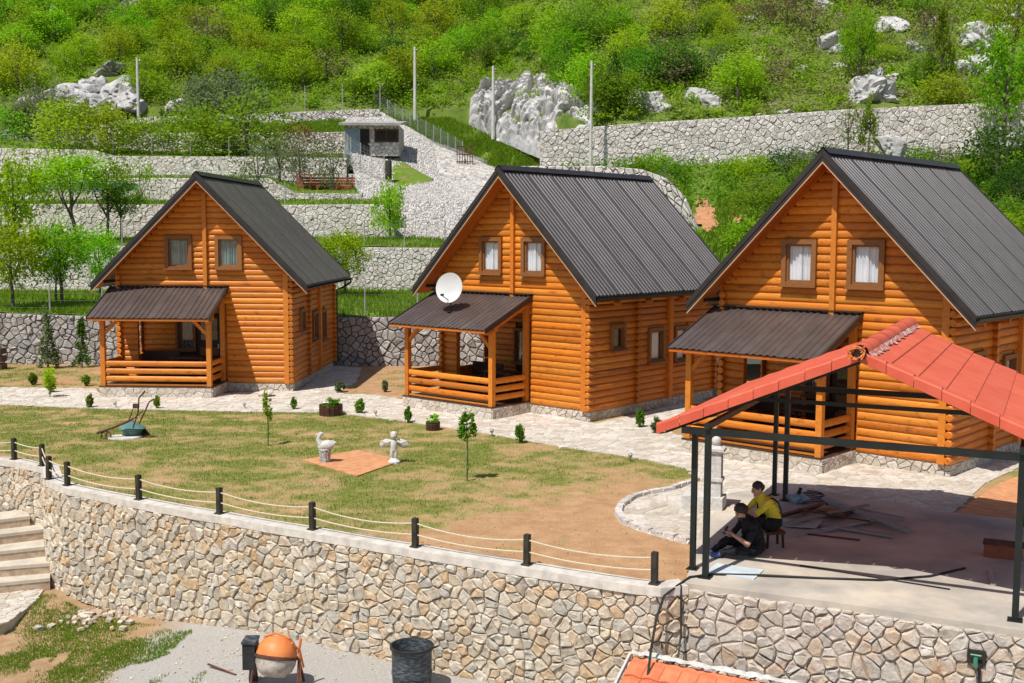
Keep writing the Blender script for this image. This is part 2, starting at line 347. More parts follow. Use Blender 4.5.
def wall_map(line, zb, zt):
    """(u along, v 0..1*hav, d out) -> world; line runs left to right, front side faces the camera"""
    P = [Vector((p[0], p[1])) for p in line]; L = [0]
    for a, b in zip(P, P[1:]): L.append(L[-1]+(b-a).length)
    hav = sum(t-b for t, b in zip(zt, zb))/len(zb)
    nrm = []
    for i in range(len(P)):
        d = (P[min(i+1, len(P)-1)]-P[max(i-1, 0)]).normalized(); nrm.append(Vector((d.y, -d.x)))
    def f(u, v, d):
        u = min(max(u, 0), L[-1]); i = 0
        while i < len(L)-2 and u > L[i+1]: i += 1
        t = (u-L[i])/max(1e-6, L[i+1]-L[i]); p = P[i].lerp(P[i+1], t); n = nrm[i].lerp(nrm[i+1], t)
        b, tp = zb[i]+(zb[i+1]-zb[i])*t, zt[i]+(zt[i+1]-zt[i])*t
        return Vector((p.x+n.x*d, p.y+n.y*d, b+(tp-b)*v/hav))
    return f, L[-1], hav
def wall_core(line, zb, zt, th, mat, parent, name='wall_core', seg=1.0):
    f, L, h = wall_map(line, zb, zt); n = max(2, int(L/seg)); mb = MB(); vs = []
    for i in range(n+1):
        u = L*i/n; vs += [f(u, 0, 0)+Vector((0, 0, -.4)), f(u, h, 0), f(u, h, -th), f(u, 0, -th)+Vector((0, 0, -.4))]
    fs = [(4*i+k, 4*i+4+k, 4*i+4+(k+1) % 4, 4*i+(k+1) % 4) for i in range(n) for k in range(4)]+[(3, 2, 1, 0), tuple(4*n+k for k in range(4))]
    mb.add(vs, [tuple(q) for q in fs]); return mb.build(name, mat, parent)
def stone_wall(name, label, line, zb, zt, su, sv, gap, h, mat, joint, limit=300, th=.5, cat='stone wall', group=None, span=None):
    t = thing(name, label, cat, group=group); wall_core(line, zb, zt, th, joint, t)
    f, L, hav = wall_map(line, zb, zt); u0, u1 = span or (0, L)
    lay(cells(u1, hav, su, sv, u0=u0), f, gap, h, mat, t, 'stone', limit=limit)
    return t

# ------------------------------------------------------------------ foliage
def quads(C, size, rnd, asp=.55, up=0., dirs=None):
    N = len(C); nn = RNG.normal(size=(N, 3))+np.array([-.25, -.45, 1.])*(.35+up*2.2)
    a = np.cross(nn, RNG.normal(size=(N, 3))); a /= np.linalg.norm(a, axis=1)[:, None]; b = np.cross(a, nn); b /= np.linalg.norm(b, axis=1)[:, None]
    s = np.asarray(size)[:, None]*RNG.uniform(.6, 1.25, (N, 1))
    V = np.stack([C-a*s, C+b*s*asp, C+a*s, C-b*s*asp], 1).reshape(-1, 3)
    return V, np.arange(N*4).reshape(-1, 4), np.repeat(rnd, 4)
def crown_mesh(name, rad, zc, rz, n, leaf, clumps=26, seed=0, shape='round', up=.2, sp=.23):
    rg = np.random.default_rng(seed); d = rg.normal(size=(clumps, 3)); d /= np.linalg.norm(d, axis=1)[:, None]
    rr = rg.uniform(.35, 1.0, (clumps, 1))**.6; cl = d*rr
    if shape == 'cone':
        t = rg.uniform(0, 1, clumps); th = rg.uniform(0, 6.28, clumps); q = (1-t)*rg.uniform(.5, 1, clumps)+.04; cl = np.stack([q*np.cos(th), q*np.sin(th), t*2-1], 1)
    if shape == 'column':
        t = rg.uniform(0, 1, clumps); th = rg.uniform(0, 6.28, clumps); q = np.sin(np.pi*np.clip(t*.85+.1, 0, 1))**.6*rg.uniform(.4, 1, clumps); cl = np.stack([q*np.cos(th), q*np.sin(th), t*2-1], 1)
    w = rg.uniform(.5, 1.5, clumps); idx = rg.choice(clumps, n, p=w/w.sum())
    cs = rg.uniform(.6, 1.3, clumps)[idx][:, None]
    C = cl[idx]+rg.normal(size=(n, 3))*sp*cs
    C = C*np.array([rad, rad, rz])+np.array([0, 0, zc]); tone = np.clip(rg.uniform(0, 1, clumps)[idx]*.55+rg.uniform(0, .45, n), 0, 1)
    V, Fq, r = quads(C, np.full(n, leaf), tone, up=up); return np_mesh(name, V, Fq, r)
def trunk_mesh(name, h, r, limbs, spread, seed=0, lean=0.):
    rg = random.Random(seed); mb = MB(); fork = h*rg.uniform(.35, .5)
    mb.tube([(0, 0, -.15), (lean*.3, 0, fork*.5), (lean, .03, fork), (lean*1.1, 0, h)], [r*1.25, r, r*.8, r*.25], 7)
    for i in range(limbs):
        a = 6.28*i/limbs+rg.uniform(-.5, .5); z0 = fork*rg.uniform(.8, 1.2); e = spread*rg.uniform(.6, 1)
        mb.tube([(lean, 0, z0), (lean+.5*e*math.cos(a), .5*e*math.sin(a), z0+(h-z0)*.35), (lean+e*math.cos(a), e*math.sin(a), h*rg.uniform(.85, 1.1))], [r*.55, r*.35, r*.1], 5)
    return mb.mesh(name, True)

# ================================================================== GROUND
def V2(p): return Vector((p[0], p[1]))
FRONT = [(-30, 29.5), (-16, 27.3), (-11.9, 26.35), (-10.75, 25.6), (-10.2, 24.35), (-9.45, 23.5), (-7.53, 22.29), (-5.61, 21.17), (-3.62, 20.03), (-1.65, 18.9), (.26, 17.87), (2.22, 16.88)]
SLAB = [(2.72, 17.03), (4.82, 16.1), (6.99, 14.93), (11, 12.4), (16, 9.3)]
def zlow(x): return -2.02+.1*min(0, max(x, -10)+4.5)
def low_z(x, y): return zlow(x)+.28*min(1, max(0, (-8.7-x)/.9))*min(1, max(0, (y-21.4)/1.4))+.1*(float(fbm(x*.7, y*.7, 5))-.5)
def in_poly(p, poly):
    c = False; j = len(poly)-1
    for i in range(len(poly)):
        a, b = poly[i], poly[j]
        if (a[1] > p[1]) != (b[1] > p[1]) and p[0] < (b[0]-a[0])*(p[1]-a[1])/(b[1]-a[1])+a[0]: c = not c
        j = i
    return c
def pxpoly(l, z=0): return [tuple(atz(a, b, z).xy) for a, b in l]

def m_lawn():
    n = NT('patchy_lawn_soil'); a = n.attr(); g = n.geo()
    soil = n.ramp(n.noise(g, 1.9, 8, .72), [(.25, (.30, .165, .085)), (.5, (.42, .25, .13)), (.75, (.53, .35, .20))])
    dry = n.ramp(n.noise(g, 7, 5), [(.35, (.31, .225, .095)), (.65, (.37, .30, .125))])
    gr = n.ramp(n.noise(g, 5, 5), [(.3, (.13, .155, .026)), (.7, (.24, .24, .065))])
    c = n.mix(n.ramp(a, [(.2, (0, 0, 0)), (.5, (1, 1, 1))]), soil, dry); c = n.mix(n.ramp(a, [(.45, (0, 0, 0)), (.8, (1, 1, 1))]), c, gr)
    c = n.mix(1, c, n.ramp(n.noise(g, 30, 4), [(.25, (.72, .7, .68)), (.75, (1.2, 1.2, 1.2))]), 'MULTIPLY')
    n.bump(n.noise(g, 24, 5), .6, .03); return n.done(c, .95, 0, .1)
MT['lawn'] = m_lawn()
def m_low():
    n = NT('gravel_and_dirt'); g = n.geo(); a = n.attr()
    grav = n.ramp(n.noise(g, 28, 6, .8), [(.3, (.28, .26, .235)), (.7, (.55, .515, .465))])
    dirt = n.ramp(n.noise(g, 4, 5), [(.3, (.33, .20, .105)), (.7, (.46, .31, .18))])
    c = n.mix(n.ramp(a, [(.35, (0, 0, 0)), (.65, (1, 1, 1))]), grav, dirt)
    n.bump(n.noise(g, 30, 6, .8), .7, .04); return n.done(c, .95, 0, .1)
MT['low'] = m_low()
n = NT('hillside_soil'); g = n.geo(); c = n.ramp(n.noise(g, .6, 5), [(.3, (.06, .10, .018)), (.55, (.12, .17, .028)), (.8, (.20, .18, .09))]); n.bump(n.noise(g, 3, 5), .6, .1); MT['hill'] = n.done(c, .95, 0, .1)
n = NT('terrace_grass_soil'); g = n.geo(); c = n.ramp(n.noise(g, .9, 5), [(.28, (.26, .19, .09)), (.45, (.11, .17, .025)), (.7, (.15, .23, .03))]); n.bump(n.noise(g, 14, 5), .6, .05); MT['terr'] = n.done(c, .95, 0, .1)

def grassy(x, y):
    """how green the lawn is, 0 bare earth .. 1 grass"""
    x, y = np.asarray(x, float), np.asarray(y, float)
    base = .66-.66*np.clip((x+2.2)/4.5, 0, 1)*np.clip((25.2-y)/3.5+.3, 0, 1)          # bare towards the plaza
    base = base-.32*np.clip((22.2-y-.0*x)/2, 0, 1)*np.clip((x+5)/4, 0, 1)
    E_ = [tuple(atz(*q).xy) for q in ((-60, 404), (0, 405), (100, 409), (240, 412), (330, 413), (400, 421), (480, 433), (560, 447), (640, 459), (690, 470))]; ye = np.interp(x, [q[0] for q in E_], [q[1] for q in E_]); base = np.where(y > ye+.6, .18+.12*np.clip(-x-12, 0, 2), base)
    return np.clip(base+1.15*(fbm(x*1.2, y*1.6, 3)-.5)+.85*(fbm(x*4.3, y*4.3, 9)-.5), 0, 1)
# the yard: fine in view, and one coarse border ring beyond
def in_yard(x, y):
    F2 = FRONT+SLAB
    for a, b in zip(F2, F2[1:]):
        if a[0] <= x <= b[0]: return y > a[1]+(b[1]-a[1])*(x-a[0])/max(1e-6, b[0]-a[0])
    return True
st = .17; xs = np.concatenate([np.linspace(-90, -30.3, 24), np.arange(-30, 16.01, st), np.linspace(16.4, 90, 24)]); F2 = np.array(FRONT+SLAB); yf = np.interp(xs, F2[:, 0], F2[:, 1])+.12; NY = 150
V = []; 
for i, x in enumerate(xs):
    t = np.linspace(0, 1, NY)**1.25; y = yf[i]+(47.5-yf[i])*t
    V.append(np.stack([np.full(NY, x), y, .012*(fbm(np.full(NY, x)*1.7, y*1.7, 2)-.5)*2], 1))
V = np.array(V); nx = len(xs); idx = np.arange(nx*NY).reshape(nx, NY)
Fq = np.stack([idx[:-1, :-1], idx[1:, :-1], idx[1:, 1:], idx[:-1, 1:]], -1).reshape(-1, 4); Vf = V.reshape(-1, 3)
struct(link('yard_lawn', np_mesh('yard_lawn', Vf, Fq, grassy(Vf[:, 0], Vf[:, 1]), True), 'lawn'))
# lower ground in front of the wall, running on under everything and out to the horizon
xs = np.concatenate([[-900, -200, -60], np.arange(-30, 20, .4), [30, 60, 200, 900]]); ys = np.concatenate([[-900, -100, -20], np.arange(0, 32, .4), [40, 60]])
X, Y = np.meshgrid(xs, ys, indexing='ij'); Z = np.vectorize(low_z)(X, Y)-(Y > 33)*.3; idx = np.arange(X.size).reshape(X.shape)
Fq = np.stack([idx[:-1, :-1], idx[1:, :-1], idx[1:, 1:], idx[:-1, 1:]], -1).reshape(-1, 4)
dirtf = np.clip(np.clip((-6.2-X)/1.2, 0, 1)*.8+.9*(fbm(X*.8, Y*.8, 21)-.45), 0, 1)
struct(link('lower_ground', np_mesh('lower_ground', np.stack([X, Y, Z], -1).reshape(-1, 3), Fq, dirtf.ravel(), True), 'low'))

# ------------------------------------------------------------------ terraces (strips given by pixel, row and real depth)
def strip(name, rows, mat, sub=6, disp=.15, seed=0, xn=90):
    """rows: polylines of (px, py, Y); a lofted, slightly uneven sheet"""
    rows = [[aty(*p) if len(p) == 3 else Vector(p[1:]) for p in r] for r in rows]; out = []
    def samp(r, k):
        L = [0]
        for a, b in zip(r, r[1:]): L.append(L[-1]+(b-a).length)
        o = []
        for i in range(k):
            u = L[-1]*i/(k-1); j = 0
            while j < len(L)-2 and u > L[j+1]: j += 1
            o.append(r[j].lerp(r[j+1], (u-L[j])/(L[j+1]-L[j])))
        return np.array([tuple(p) for p in o])
    S = [samp(r, xn) for r in rows]
    for a, b in zip(S, S[1:]):
        for t in np.linspace(0, 1, sub, endpoint=False): out.append(a*(1-t)+b*t)
    out.append(S[-1]); A = np.array(out); m = A.shape[0]
    A[..., 2] += disp*2*(fbm(A[..., 0]*.6, A[..., 1]*.6, seed)-.5)
    idx = np.arange(m*xn).reshape(m, xn); Fq = np.stack([idx[:-1, :-1], idx[:-1, 1:], idx[1:, 1:], idx[1:, :-1]], -1).reshape(-1, 4)
    o = struct(link(name, np_mesh(name, A.reshape(-1, 3), Fq, None, True), mat)); return A
TER = {}
TER['A'] = strip('orchard_terrace', [[(-900, 309, 46.4), (0, 313, 46.4), (90, 316, 46.4), (337, 317, 46.4), (470, 317, 46.4), (700, 317, 46.4)], [(-900, 288, 56.2), (0, 291, 56.2), (345, 289, 56.2), (430, 292, 56.2), (470, 292, 56.2), (700, 292, 56.2)]], 'terr', 8, .12, 1)
TER['B'] = strip('middle_terrace', [[(-900, 244, 56.3), (0, 245, 56.3), (90, 245, 56.3), (360, 247, 56.3), (440, 248, 56.3), (640, 248, 56.3)], [(-900, 237, 62.2), (0, 239, 62.2), (280, 236, 62.2), (400, 238, 61.5), (450, 240, 61), (640, 240, 61)]], 'terr', 6, .12, 2)
TER['C'] = strip('upper_terrace', [[(-900, 203, 62.3), (0, 204, 62.3), (285, 205, 62.3), (395, 204, 62.3)], [(-900, 198, 68.2), (0, 200, 68.2), (285, 200, 68.2), (372, 199, 67)]], 'terr', 5, .1, 3)
TER['D'] = strip('bench_terrace', [[(-900, 178, 68.3), (0, 178, 68.3), (270, 178, 68.3), (290, 193, 68.3), (360, 194, 68.3)], [(-900, 174, 74.2), (0, 175, 74.2), (270, 176, 74.2), (290, 184, 74.2), (352, 182, 74.2)]], 'terr', 5, .08, 4)
TER['E'] = strip('shrub_terrace', [[(-900, 146, 74.3), (0, 148, 74.3), (98, 150, 74.3), (106, 156, 74.3), (345, 158, 74.3)], [(-900, 138, 84), (0, 140, 84), (140, 150, 80.2), (345, 155, 80.2)]], 'terr', 6, .2, 5)
TER['F'] = strip('grass_bank', [[(130, 133, 80.3), (345, 133, 80.3)], [(130, 125, 88.2), (280, 124, 88.2), (345, 121, 88.2)]], 'terr', 6, .1, 6)
TER['G'] = strip('meadow_slope', [[(372, 110, 93), (430, 142, 86.5), (480, 172, 80.5), (540, 188, 76.5), (600, 192, 74)], [(388, 104, 97), (440, 118, 93), (470, 126, 89.6), (500, 139, 84.4), (520, 147, 80.6), (545, 157, 76.6), (565, 168, 73), (600, 174, 69.6)]], 'terr', 8, .25, 7)
TER['H'] = strip('overgrown_bank', [[(600, 330, 41), (720, 330, 41), (850, 330, 41), (1150, 330, 41)], [(600, 265, 47), (715, 262, 47), (850, 262, 47), (1150, 262, 47)], [(575, 215, 60), (720, 205, 58), (850, 205, 58), (1150, 200, 58)], [(560, 171, 67.6), (720, 166, 67.6), (850, 168, 67.6), (1150, 152, 67.6)]], 'terr', 8, .5, 8)
# the wooded hill
def hillz(x, y):
    s = np.clip((np.asarray(x, float)+4)/9, 0, 1); Yf, zf = 92+(68.6-92)*s, 15.2+(12.0-15.2)*s
    d = np.asarray(y, float)-Yf
    return zf+np.where(d > 0, .5*d, .12*d)+2.2*(fbm(np.asarray(x)*.07, np.asarray(y)*.07, 40)-.5)*np.clip(d/8, 0, 1)
xs = np.linspace(-190, 190, 150); ss = np.linspace(0, 1, 70)
V = []
for x in xs:
    s = min(1, max(0, (x+4)/9)); Yf = 92+(68.6-92)*s; y = Yf+(300-Yf)*ss**1.6; z_ = hillz(np.full(70, x), y); y[0] -= .5; z_[0] -= 5; V.append(np.stack([np.full(70, x), y, z_], 1))
V = np.array(V); idx = np.arange(V.shape[0]*70).reshape(-1, 70); Fq = np.stack([idx[:-1, :-1], idx[1:, :-1], idx[1:, 1:], idx[:-1, 1:]], -1).reshape(-1, 4)
struct(link('hillside', np_mesh('hillside', V.reshape(-1, 3), Fq, None, True), 'hill'))

# ------------------------------------------------------------------ terrace walls
def bgwall(name, label, pts, su, sv, mat, joint, gap=.014, h=.07, span_px=None, limit=0, th=.7):
    """pts: (px, py_base, py_top, Y)"""
    B = [aty(p[0], p[1], p[3]) for p in pts]; T = [aty(p[0], p[2], p[3]) for p in pts]; line = [tuple(b.xy) for b in B]
    zb, zt = [b.z for b in B], [t.z for t in T]; span = None
    if span_px:
        _, L, _ = wall_map(line, zb, zt); x0, x1 = [np.interp(q, [p[0] for p in pts], [Vector(a).length if 0 else i for i, a in enumerate(line)]) for q in span_px]
        ac = [0]
        for a, b in zip(line, line[1:]): ac.append(ac[-1]+math.dist(a, b))
        span = (float(np.interp(x0, range(len(ac)), ac)), float(np.interp(x1, range(len(ac)), ac)))
    return stone_wall(name, label, line, zb, zt, su, sv, gap, h, mat, joint, limit, th, span=span)
bgwall('orchard_wall', 'lowest grey dry stone wall behind the two left cabins', [(-900, 364, 309, 46.3), (0, 364, 313, 46.3), (90, 366, 316, 46.3), (337, 367, 317, 46.3), (470, 367, 317, 46.3), (700, 367, 317, 46.3)], .42, .27, 'stonegrey', 'mortargrey', .02, .1, (-40, 500), 300)
bgwall('terrace_wall', 'stone wall above the grass strip of the young orchard trees', [(-900, 288, 244, 56.2), (0, 291, 245, 56.2), (345, 290, 247, 56.2), (440, 293, 248, 56.2), (640, 293, 248, 56.2)], .35, .24, 'stonepale', 'mortarpale', .012, .065, (-30, 480))
bgwall('terrace_wall', 'stone wall third from below, under the grass ledge beside the green creeper', [(-900, 239, 203, 62.2), (0, 241, 204, 62.2), (285, 238, 205, 62.2), (395, 239, 204, 62.2)], .37, .25, 'stonepale', 'mortarpale', .012, .065, (-30, 395))
bgwall('terrace_wall', 'low stone wall in front of the red bench shelter', [(-900, 201, 178, 68.2), (0, 201, 178, 68.2), (270, 201, 178, 68.2), (290, 202, 193, 68.2), (362, 201, 194, 68.2)], .37, .25, 'stonepale', 'mortarpale', .012, .065, (-30, 362))
bgwall('terrace_wall', 'long pale stone wall under the olive green shrubs', [(-900, 176, 146, 74.2), (0, 177, 148, 74.2), (98, 177, 150, 74.2), (106, 177, 156, 74.2), (270, 179, 157, 74.2), (347, 188, 158, 74.2)], .40, .27, 'stonepale', 'mortarpale', .012, .065, (-30, 347))
bgwall('terrace_wall', 'stone wall below the bright grass ledge left of the hut', [(130, 158, 133, 80.2), (280, 158, 133, 80.2), (350, 158, 132, 80.2)], .40, .27, 'stonepale', 'mortarpale', .016, .1)
bgwall('terrace_wall', 'uppermost stone wall at the foot of the wooded hill', [(-900, 148, 134, 90), (60, 150, 128, 90), (150, 140, 117, 88.2), (270, 127, 113, 88.2), (380, 124, 109, 90)], .46, .32, 'stonepale', 'mortarpale', .016, .12, (100, 380))
bgwall('retaining_wall', 'tall pale stone retaining wall high behind the right cabins', [(540, 176, 131, 67.8), (590, 176, 127, 67.8), (640, 172, 123, 67.8), (690, 172, 120, 67.8), (740, 172, 117, 67.8), (850, 172, 109, 67.8), (985, 166, 103, 67.8), (1200, 160, 99, 67.8), (1700, 158, 97, 67.8)], .44, .33, 'stonepale', 'mortarpale', .014, .08, (540, 1060))
bgwall('gabion_wall', 'white stone wall stepping down right behind the roof ridge of the middle cabin', [(520, 260, 166, 54), (600, 260, 166, 54), (640, 260, 169, 54), (665, 262, 178, 54), (684, 264, 197, 54), (698, 266, 228, 54)], .44, .32, 'stonepale', 'mortarpale', .016, .14)

# rubble bank: the sloping stone facing between the terraces and the meadow
def patch(rows):
    """bilinear sheet through rows of points, (u,v in 0..1)"""
    rows = [[aty(*p) for p in r] for r in rows]
    def pos(u, v):
        j = min(int(v*(len(rows)-1)), len(rows)-2); tv = v*(len(rows)-1)-j
        def al(r): i = min(int(u*(len(r)-1)), len(r)-2); return r[i].lerp(r[i+1], u*(len(r)-1)-i)
        return al(rows[j]).lerp(al(rows[j+1]), tv)
    return pos
rb = patch([[(355, 250, 63.5), (410, 250, 62.6), (460, 250, 61.5), (560, 260, 60)], [(362, 200, 68), (410, 202, 68), (470, 205, 67), (560, 215, 65)], [(352, 166, 75), (400, 186, 74), (440, 178, 75.5), (560, 197, 72)], [(346, 128, 86), (392, 130, 86), (434, 146, 85.5), (560, 192, 75)], [(340, 108, 93.5), (374, 108, 93.4), (430, 140.5, 86.6), (560, 189, 75.5)]])
t = thing('rubble_bank', 'broad sloping bank faced with pale rubble beside the hut', 'stone bank')
mb = MB(); N = 26; g = [[rb(i/N, j/N) for i in range(N+1)] for j in range(N+1)]
mb.add([p for r in g for p in r], [(j*(N+1)+i, j*(N+1)+i+1, (j+1)*(N+1)+i+1, (j+1)*(N+1)+i) for j in range(N) for i in range(N)]); mb.build('bank_core', 'mortargrey', t)
def rbf(u, v, d):
    u, v = min(max(u/20, 0), 1), min(max(v/30, 0), 1); p = rb(u, v); a = rb(min(u+.01, 1), v)-rb(max(u-.01, 0), v); b = rb(u, min(v+.01, 1))-rb(u, max(v-.01, 0)); nn = a.cross(b).normalized()
    if nn.y > 0: nn = -nn
    return p+nn*d
lay(cells(20, 30, .36, .36), rbf, .016, .10, 'stonebank', t, 'stone', limit=0)
# the small green terrace in front of the hut
strip('hut_lawn', [[(374, 184, 73.4), (395, 187, 73.2), (420, 184, 73.6), (434, 179, 74.6)], [(346, 157, 79), (380, 158, 79), (402, 160, 79), (416, 170, 77)]], 'terr', 6, .05, 9, 24)

# ================================================================== RETAINING WALL OF THE YARD, COPING, FENCE
t = thing('yard_wall', 'long cream stone retaining wall under the rope fence', 'stone wall')
line = FRONT+[(2.72, 17.02)]; zb = [low_z(*p)-.05 for p in line]; zt = [-.1]*len(line)
wall_core(line, zb, zt, .45, 'mortar', t, seg=.4)
f, L, hav = wall_map(line, zb, zt)
lay([c for c in cells(L, hav, .265, .21, u0=13.5)], f, .009, .062, 'stone', t, 'stone', rough=.11)
mb = MB(); f2, L2, _ = wall_map(line, [-.1]*len(line), [.035]*len(line)); k = 70; vs = []
for i in range(k+1):
    u = 6+(L2-6)*i/k; j = random.uniform(-.028, .022); vs += [f2(u, 0, .06+j), f2(u, .135, .05+j), f2(u, .135, -.33+j), f2(u, 0, -.33)]
mb.add(vs, [(4*i+a, 4*i+4+a, 4*i+4+(a+1) % 4, 4*i+(a+1) % 4) for i in range(k) for a in range(4)]); mb.build('coping', 'coping', t)
t = thing('platform_wall', 'stone wall holding up the concrete slab of the open pavilion', 'stone wall')
line = SLAB; zb = [-2.1]*len(line); zt = [-.03]*len(line); wall_core(line, zb, zt, .45, 'mortarplat', t, seg=.5)
f, L, hav = wall_map(line, zb, zt); lay(cells(6.6, hav, .34, .20), f, .010, .058, 'stonewhite', t, 'stone', rough=.12)
# slab
slabp = [(2.70, 17.06), (4.83, 16.13), (7.02, 14.99), (11, 12.5), (16, 9.4), (20, 15), (12.6, 19.4), (9.9, 21.0), (8.56, 21.65), (6.0, 23.95), (4.55, 23.2), (3.5, 20.4)]
mb = MB(); mb.prism(slabp, -.029, .05); n = NT('patchy_slab_concrete'); g = n.geo()
c = n.ramp(n.noise(g, 1.1, 5), [(.3, (.46, .40, .315)), (.7, (.57, .505, .41))]); c = n.mix(n.ramp(n.noise(g, .6, 5), [(.40, (0, 0, 0)), (.62, (.62, .62, .62))]), c, (.20, .20, .20)); n.bump(n.noise(g, 12, 5), .25, .02); MT['slab'] = n.done(c, .85, 0, .3)  # beige concrete, blended by broad random noise toward dark grey patches
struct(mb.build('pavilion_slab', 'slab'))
# rope fence
t = thing('rope_fence', 'low fence of dark posts and two sagging ropes along the wall top', 'fence')
FP = [(-14.2, 27.4), (-11.81, 26.45), (-10.84, 25.72), (-10.11, 24.3), (-9.47, 23.7), (-7.53, 22.45), (-5.61, 21.32), (-3.62, 20.18), (-1.65, 19.06), (.26, 18.03), (2.22, 17.04)]
for p in FP:
    mb = MB(); mb.box((0, 0, .25), (.092, .092, .5)); mb.box((0, 0, .015), (.15, .15, .02)); mb.box((0, 0, .505), (.085, .085, .012)); o = mb.build('post', 'postblack', t, loc=(p[0], p[1], .035)); o.rotation_euler.z = R(-30)+random.uniform(-.05, .05); o.rotation_euler.x = random.uniform(-.025, .025)
for a, b in zip(FP, FP[1:]):
    A, B = Vector((*a, 0)), Vector((*b, 0)); d = (B-A).length
    for z, sg in ((.42, .09), (.22, .07)):
        sg *= d/2.3*random.uniform(.8, 1.2); pts = [A.lerp(B, q/10)+Vector((0, 0, .035+z-sg*4*(q/10)*(1-q/10))) for q in range(11)]; MB().tube(pts, .013, 6).build('rope', 'rope', t, True)

# ================================================================== PAVING
CAB = {1: (-10.479, 38.516, -2.382), 2: (.029, 34.416, -41.003), 3: (7.67, 27.048, -42.443)}
def cabw(i, x, y, z=0):
    X, Y, a = CAB[i]; a = R(a); return Vector((X+math.cos(a)*x-math.sin(a)*y, Y+math.sin(a)*x+math.cos(a)*y, z))
path = [(-60, 387), (0, 388), (95, 389), (100, 394), (225, 394), (300, 390), (335, 366), (361, 368), (356, 382), (335, 394), (380, 396), (408, 401), (495, 416), (540, 413), (595, 424), (640, 414), (700, 398), (712, 405), (650, 426), (690, 440), (820, 468), (860, 464), (950, 478), (1018, 446), (1040, 458), (985, 484), (952, 514), (790, 488), (745, 500), (700, 545), (688, 543), (655, 536), (626, 525), (618, 512), (632, 499), (672, 490), (695, 478), (690, 470), (640, 459), (560, 447), (480, 433), (400, 421), (330, 413), (240, 412), (100, 409), (0, 405), (-60, 404)]
PATH = pxpoly(path)
mb = MB(); mb.prism(PATH, -.05, .022); t = struct(mb.build('paved_path', 'grout'))
xs = [p[0] for p in PATH]; ys = [p[1] for p in PATH]
def foot(p):
    for i in CAB:
        X, Y, a = CAB[i]; a = R(a); dx, dy = p[0]-X, p[1]-Y; lx, ly = math.cos(a)*dx+math.sin(a)*dy, -math.sin(a)*dx+math.cos(a)*dy
        if (-2.9 < lx < 2.95 and .05 < ly < 6.7) or (-2.95 < lx < .68 and -1.72 < ly < .1): return True
    return False
cl = cells(max(xs), max(ys), .42, .36, u0=min(xs), v0=min(ys), keep=lambda x, y: in_poly((x, y), PATH))
cl = [c for c in cl if not foot((sum(p[0] for p in c)/len(c), sum(p[1] for p in c)/len(c)))]
cl = [c for c in cl if sum(in_poly(p, PATH) for p in c) >= len(c)-2]
lay(cl, lambda u, v, d: Vector((u, v, .024+d)),   .016, .011, 'paver', t, 'paving_stone', top=.92, rest='paving_stones')
# kerb of small stones round the plaza curve
kc = pxpoly([(697, 482), (672, 491), (648, 495), (632, 500), (621, 508), (618, 515), (623, 523), (640, 531), (665, 538), (690, 544)])
t = struct(MB().tube([(x, y, .0) for x, y in kc], .07, 6).build('plaza_kerb', 'coping', None, True))
for a, b in zip(kc, kc[1:]):
    k = max(2, int(math.dist(a, b)/.27))
    for q in range(k):
        u = q/k; w = (q+.86)/k; p0 = Vector((*a, .05)).lerp(Vector((*b, .05)), u); p1 = Vector((*a, .05)).lerp(Vector((*b, .05)), w)
        mb = MB(); mb.cur = random.random(); mb.bar(p0, p1, .13*random.uniform(.85, 1.15), .11*random.uniform(.85, 1.2)); mb.build('kerb_stone', 'stonepale', t)
# sand square in the lawn
sq = pxpoly([(302, 461), (357, 451), (403, 461), (357, 477)]); mb = MB(); mb.prism(sq, -.02, .03); struct(mb.build('sand_bed', 'sand'))
# orange earth right of the path
ep = pxpoly([(950, 517), (1000, 484), (1060, 462), (1200, 470), (1100, 530), (1024, 524)]); mb = MB(); mb.prism(ep, -.02, .028); struct(mb.build('bare_earth_bed', 'sand'))
ep = pxpoly([(452, 398), (395, 396), (380, 378), (440, 368), (520, 372), (500, 392)])

# steps at the left end of the wall
t = thing('stone_steps', 'pale stone steps rising beside the left end of the wall', 'steps')
SE = [((-90, 592), (50, 578), -2.03), ((-90, 574), (50, 563), -1.8), ((-90, 561), (50, 546), -1.57), ((-90, 545), (45, 529), -1.33), ((-90, 530), (30, 516), -1.1)]
for i, (a, b, z) in enumerate(SE):
    A, B = atz(*a, z), atz(*b, z); d = (B-A).normalized(); nn = Vector((-d.y, d.x, 0)); dep = .75
    mb = MB(); q = [A, B, B+nn*dep, A+nn*dep]; mb.prism([(p.x, p.y) for p in q], z-.07, z); o = mb.build('tread', 'concrete', t)
    mb = MB(); q = [A+nn*.012, B+nn*.012-d*.005, B+nn*dep, A+nn*dep]; mb.prism([(p.x, p.y) for p in q], z-.75, z-.071); o = mb.build('riser', 'riserstone', t)
    Ls = (B-A).length
    lay(cells(Ls, .16, .3, .15), lambda u, v, dd: A+nn*.02+d*u-nn*dd+Vector((0, 0, z-.235+v)), .012, .025, 'stone', o, 'riser_stone', limit=30)
pv = [tuple(atz(*p, -2.25).xy) for p in [(-60, 598), (36, 583), (44, 588), (34, 602), (12, 618), (-60, 640)]]
t = struct(MB().prism(pv, -2.8, -2.27).build('lower_paving', 'grout'))
lay([c for c in cells(max(p[0] for p in pv), max(p[1] for p in pv), .36, .3, u0=min(p[0] for p in pv), v0=min(p[1] for p in pv), keep=lambda x, y: in_poly((x, y), pv))], lambda u, v, d: Vector((u, v, -2.268+d)), .02, .015, 'paver', t, 'paving_stone', top=.9)

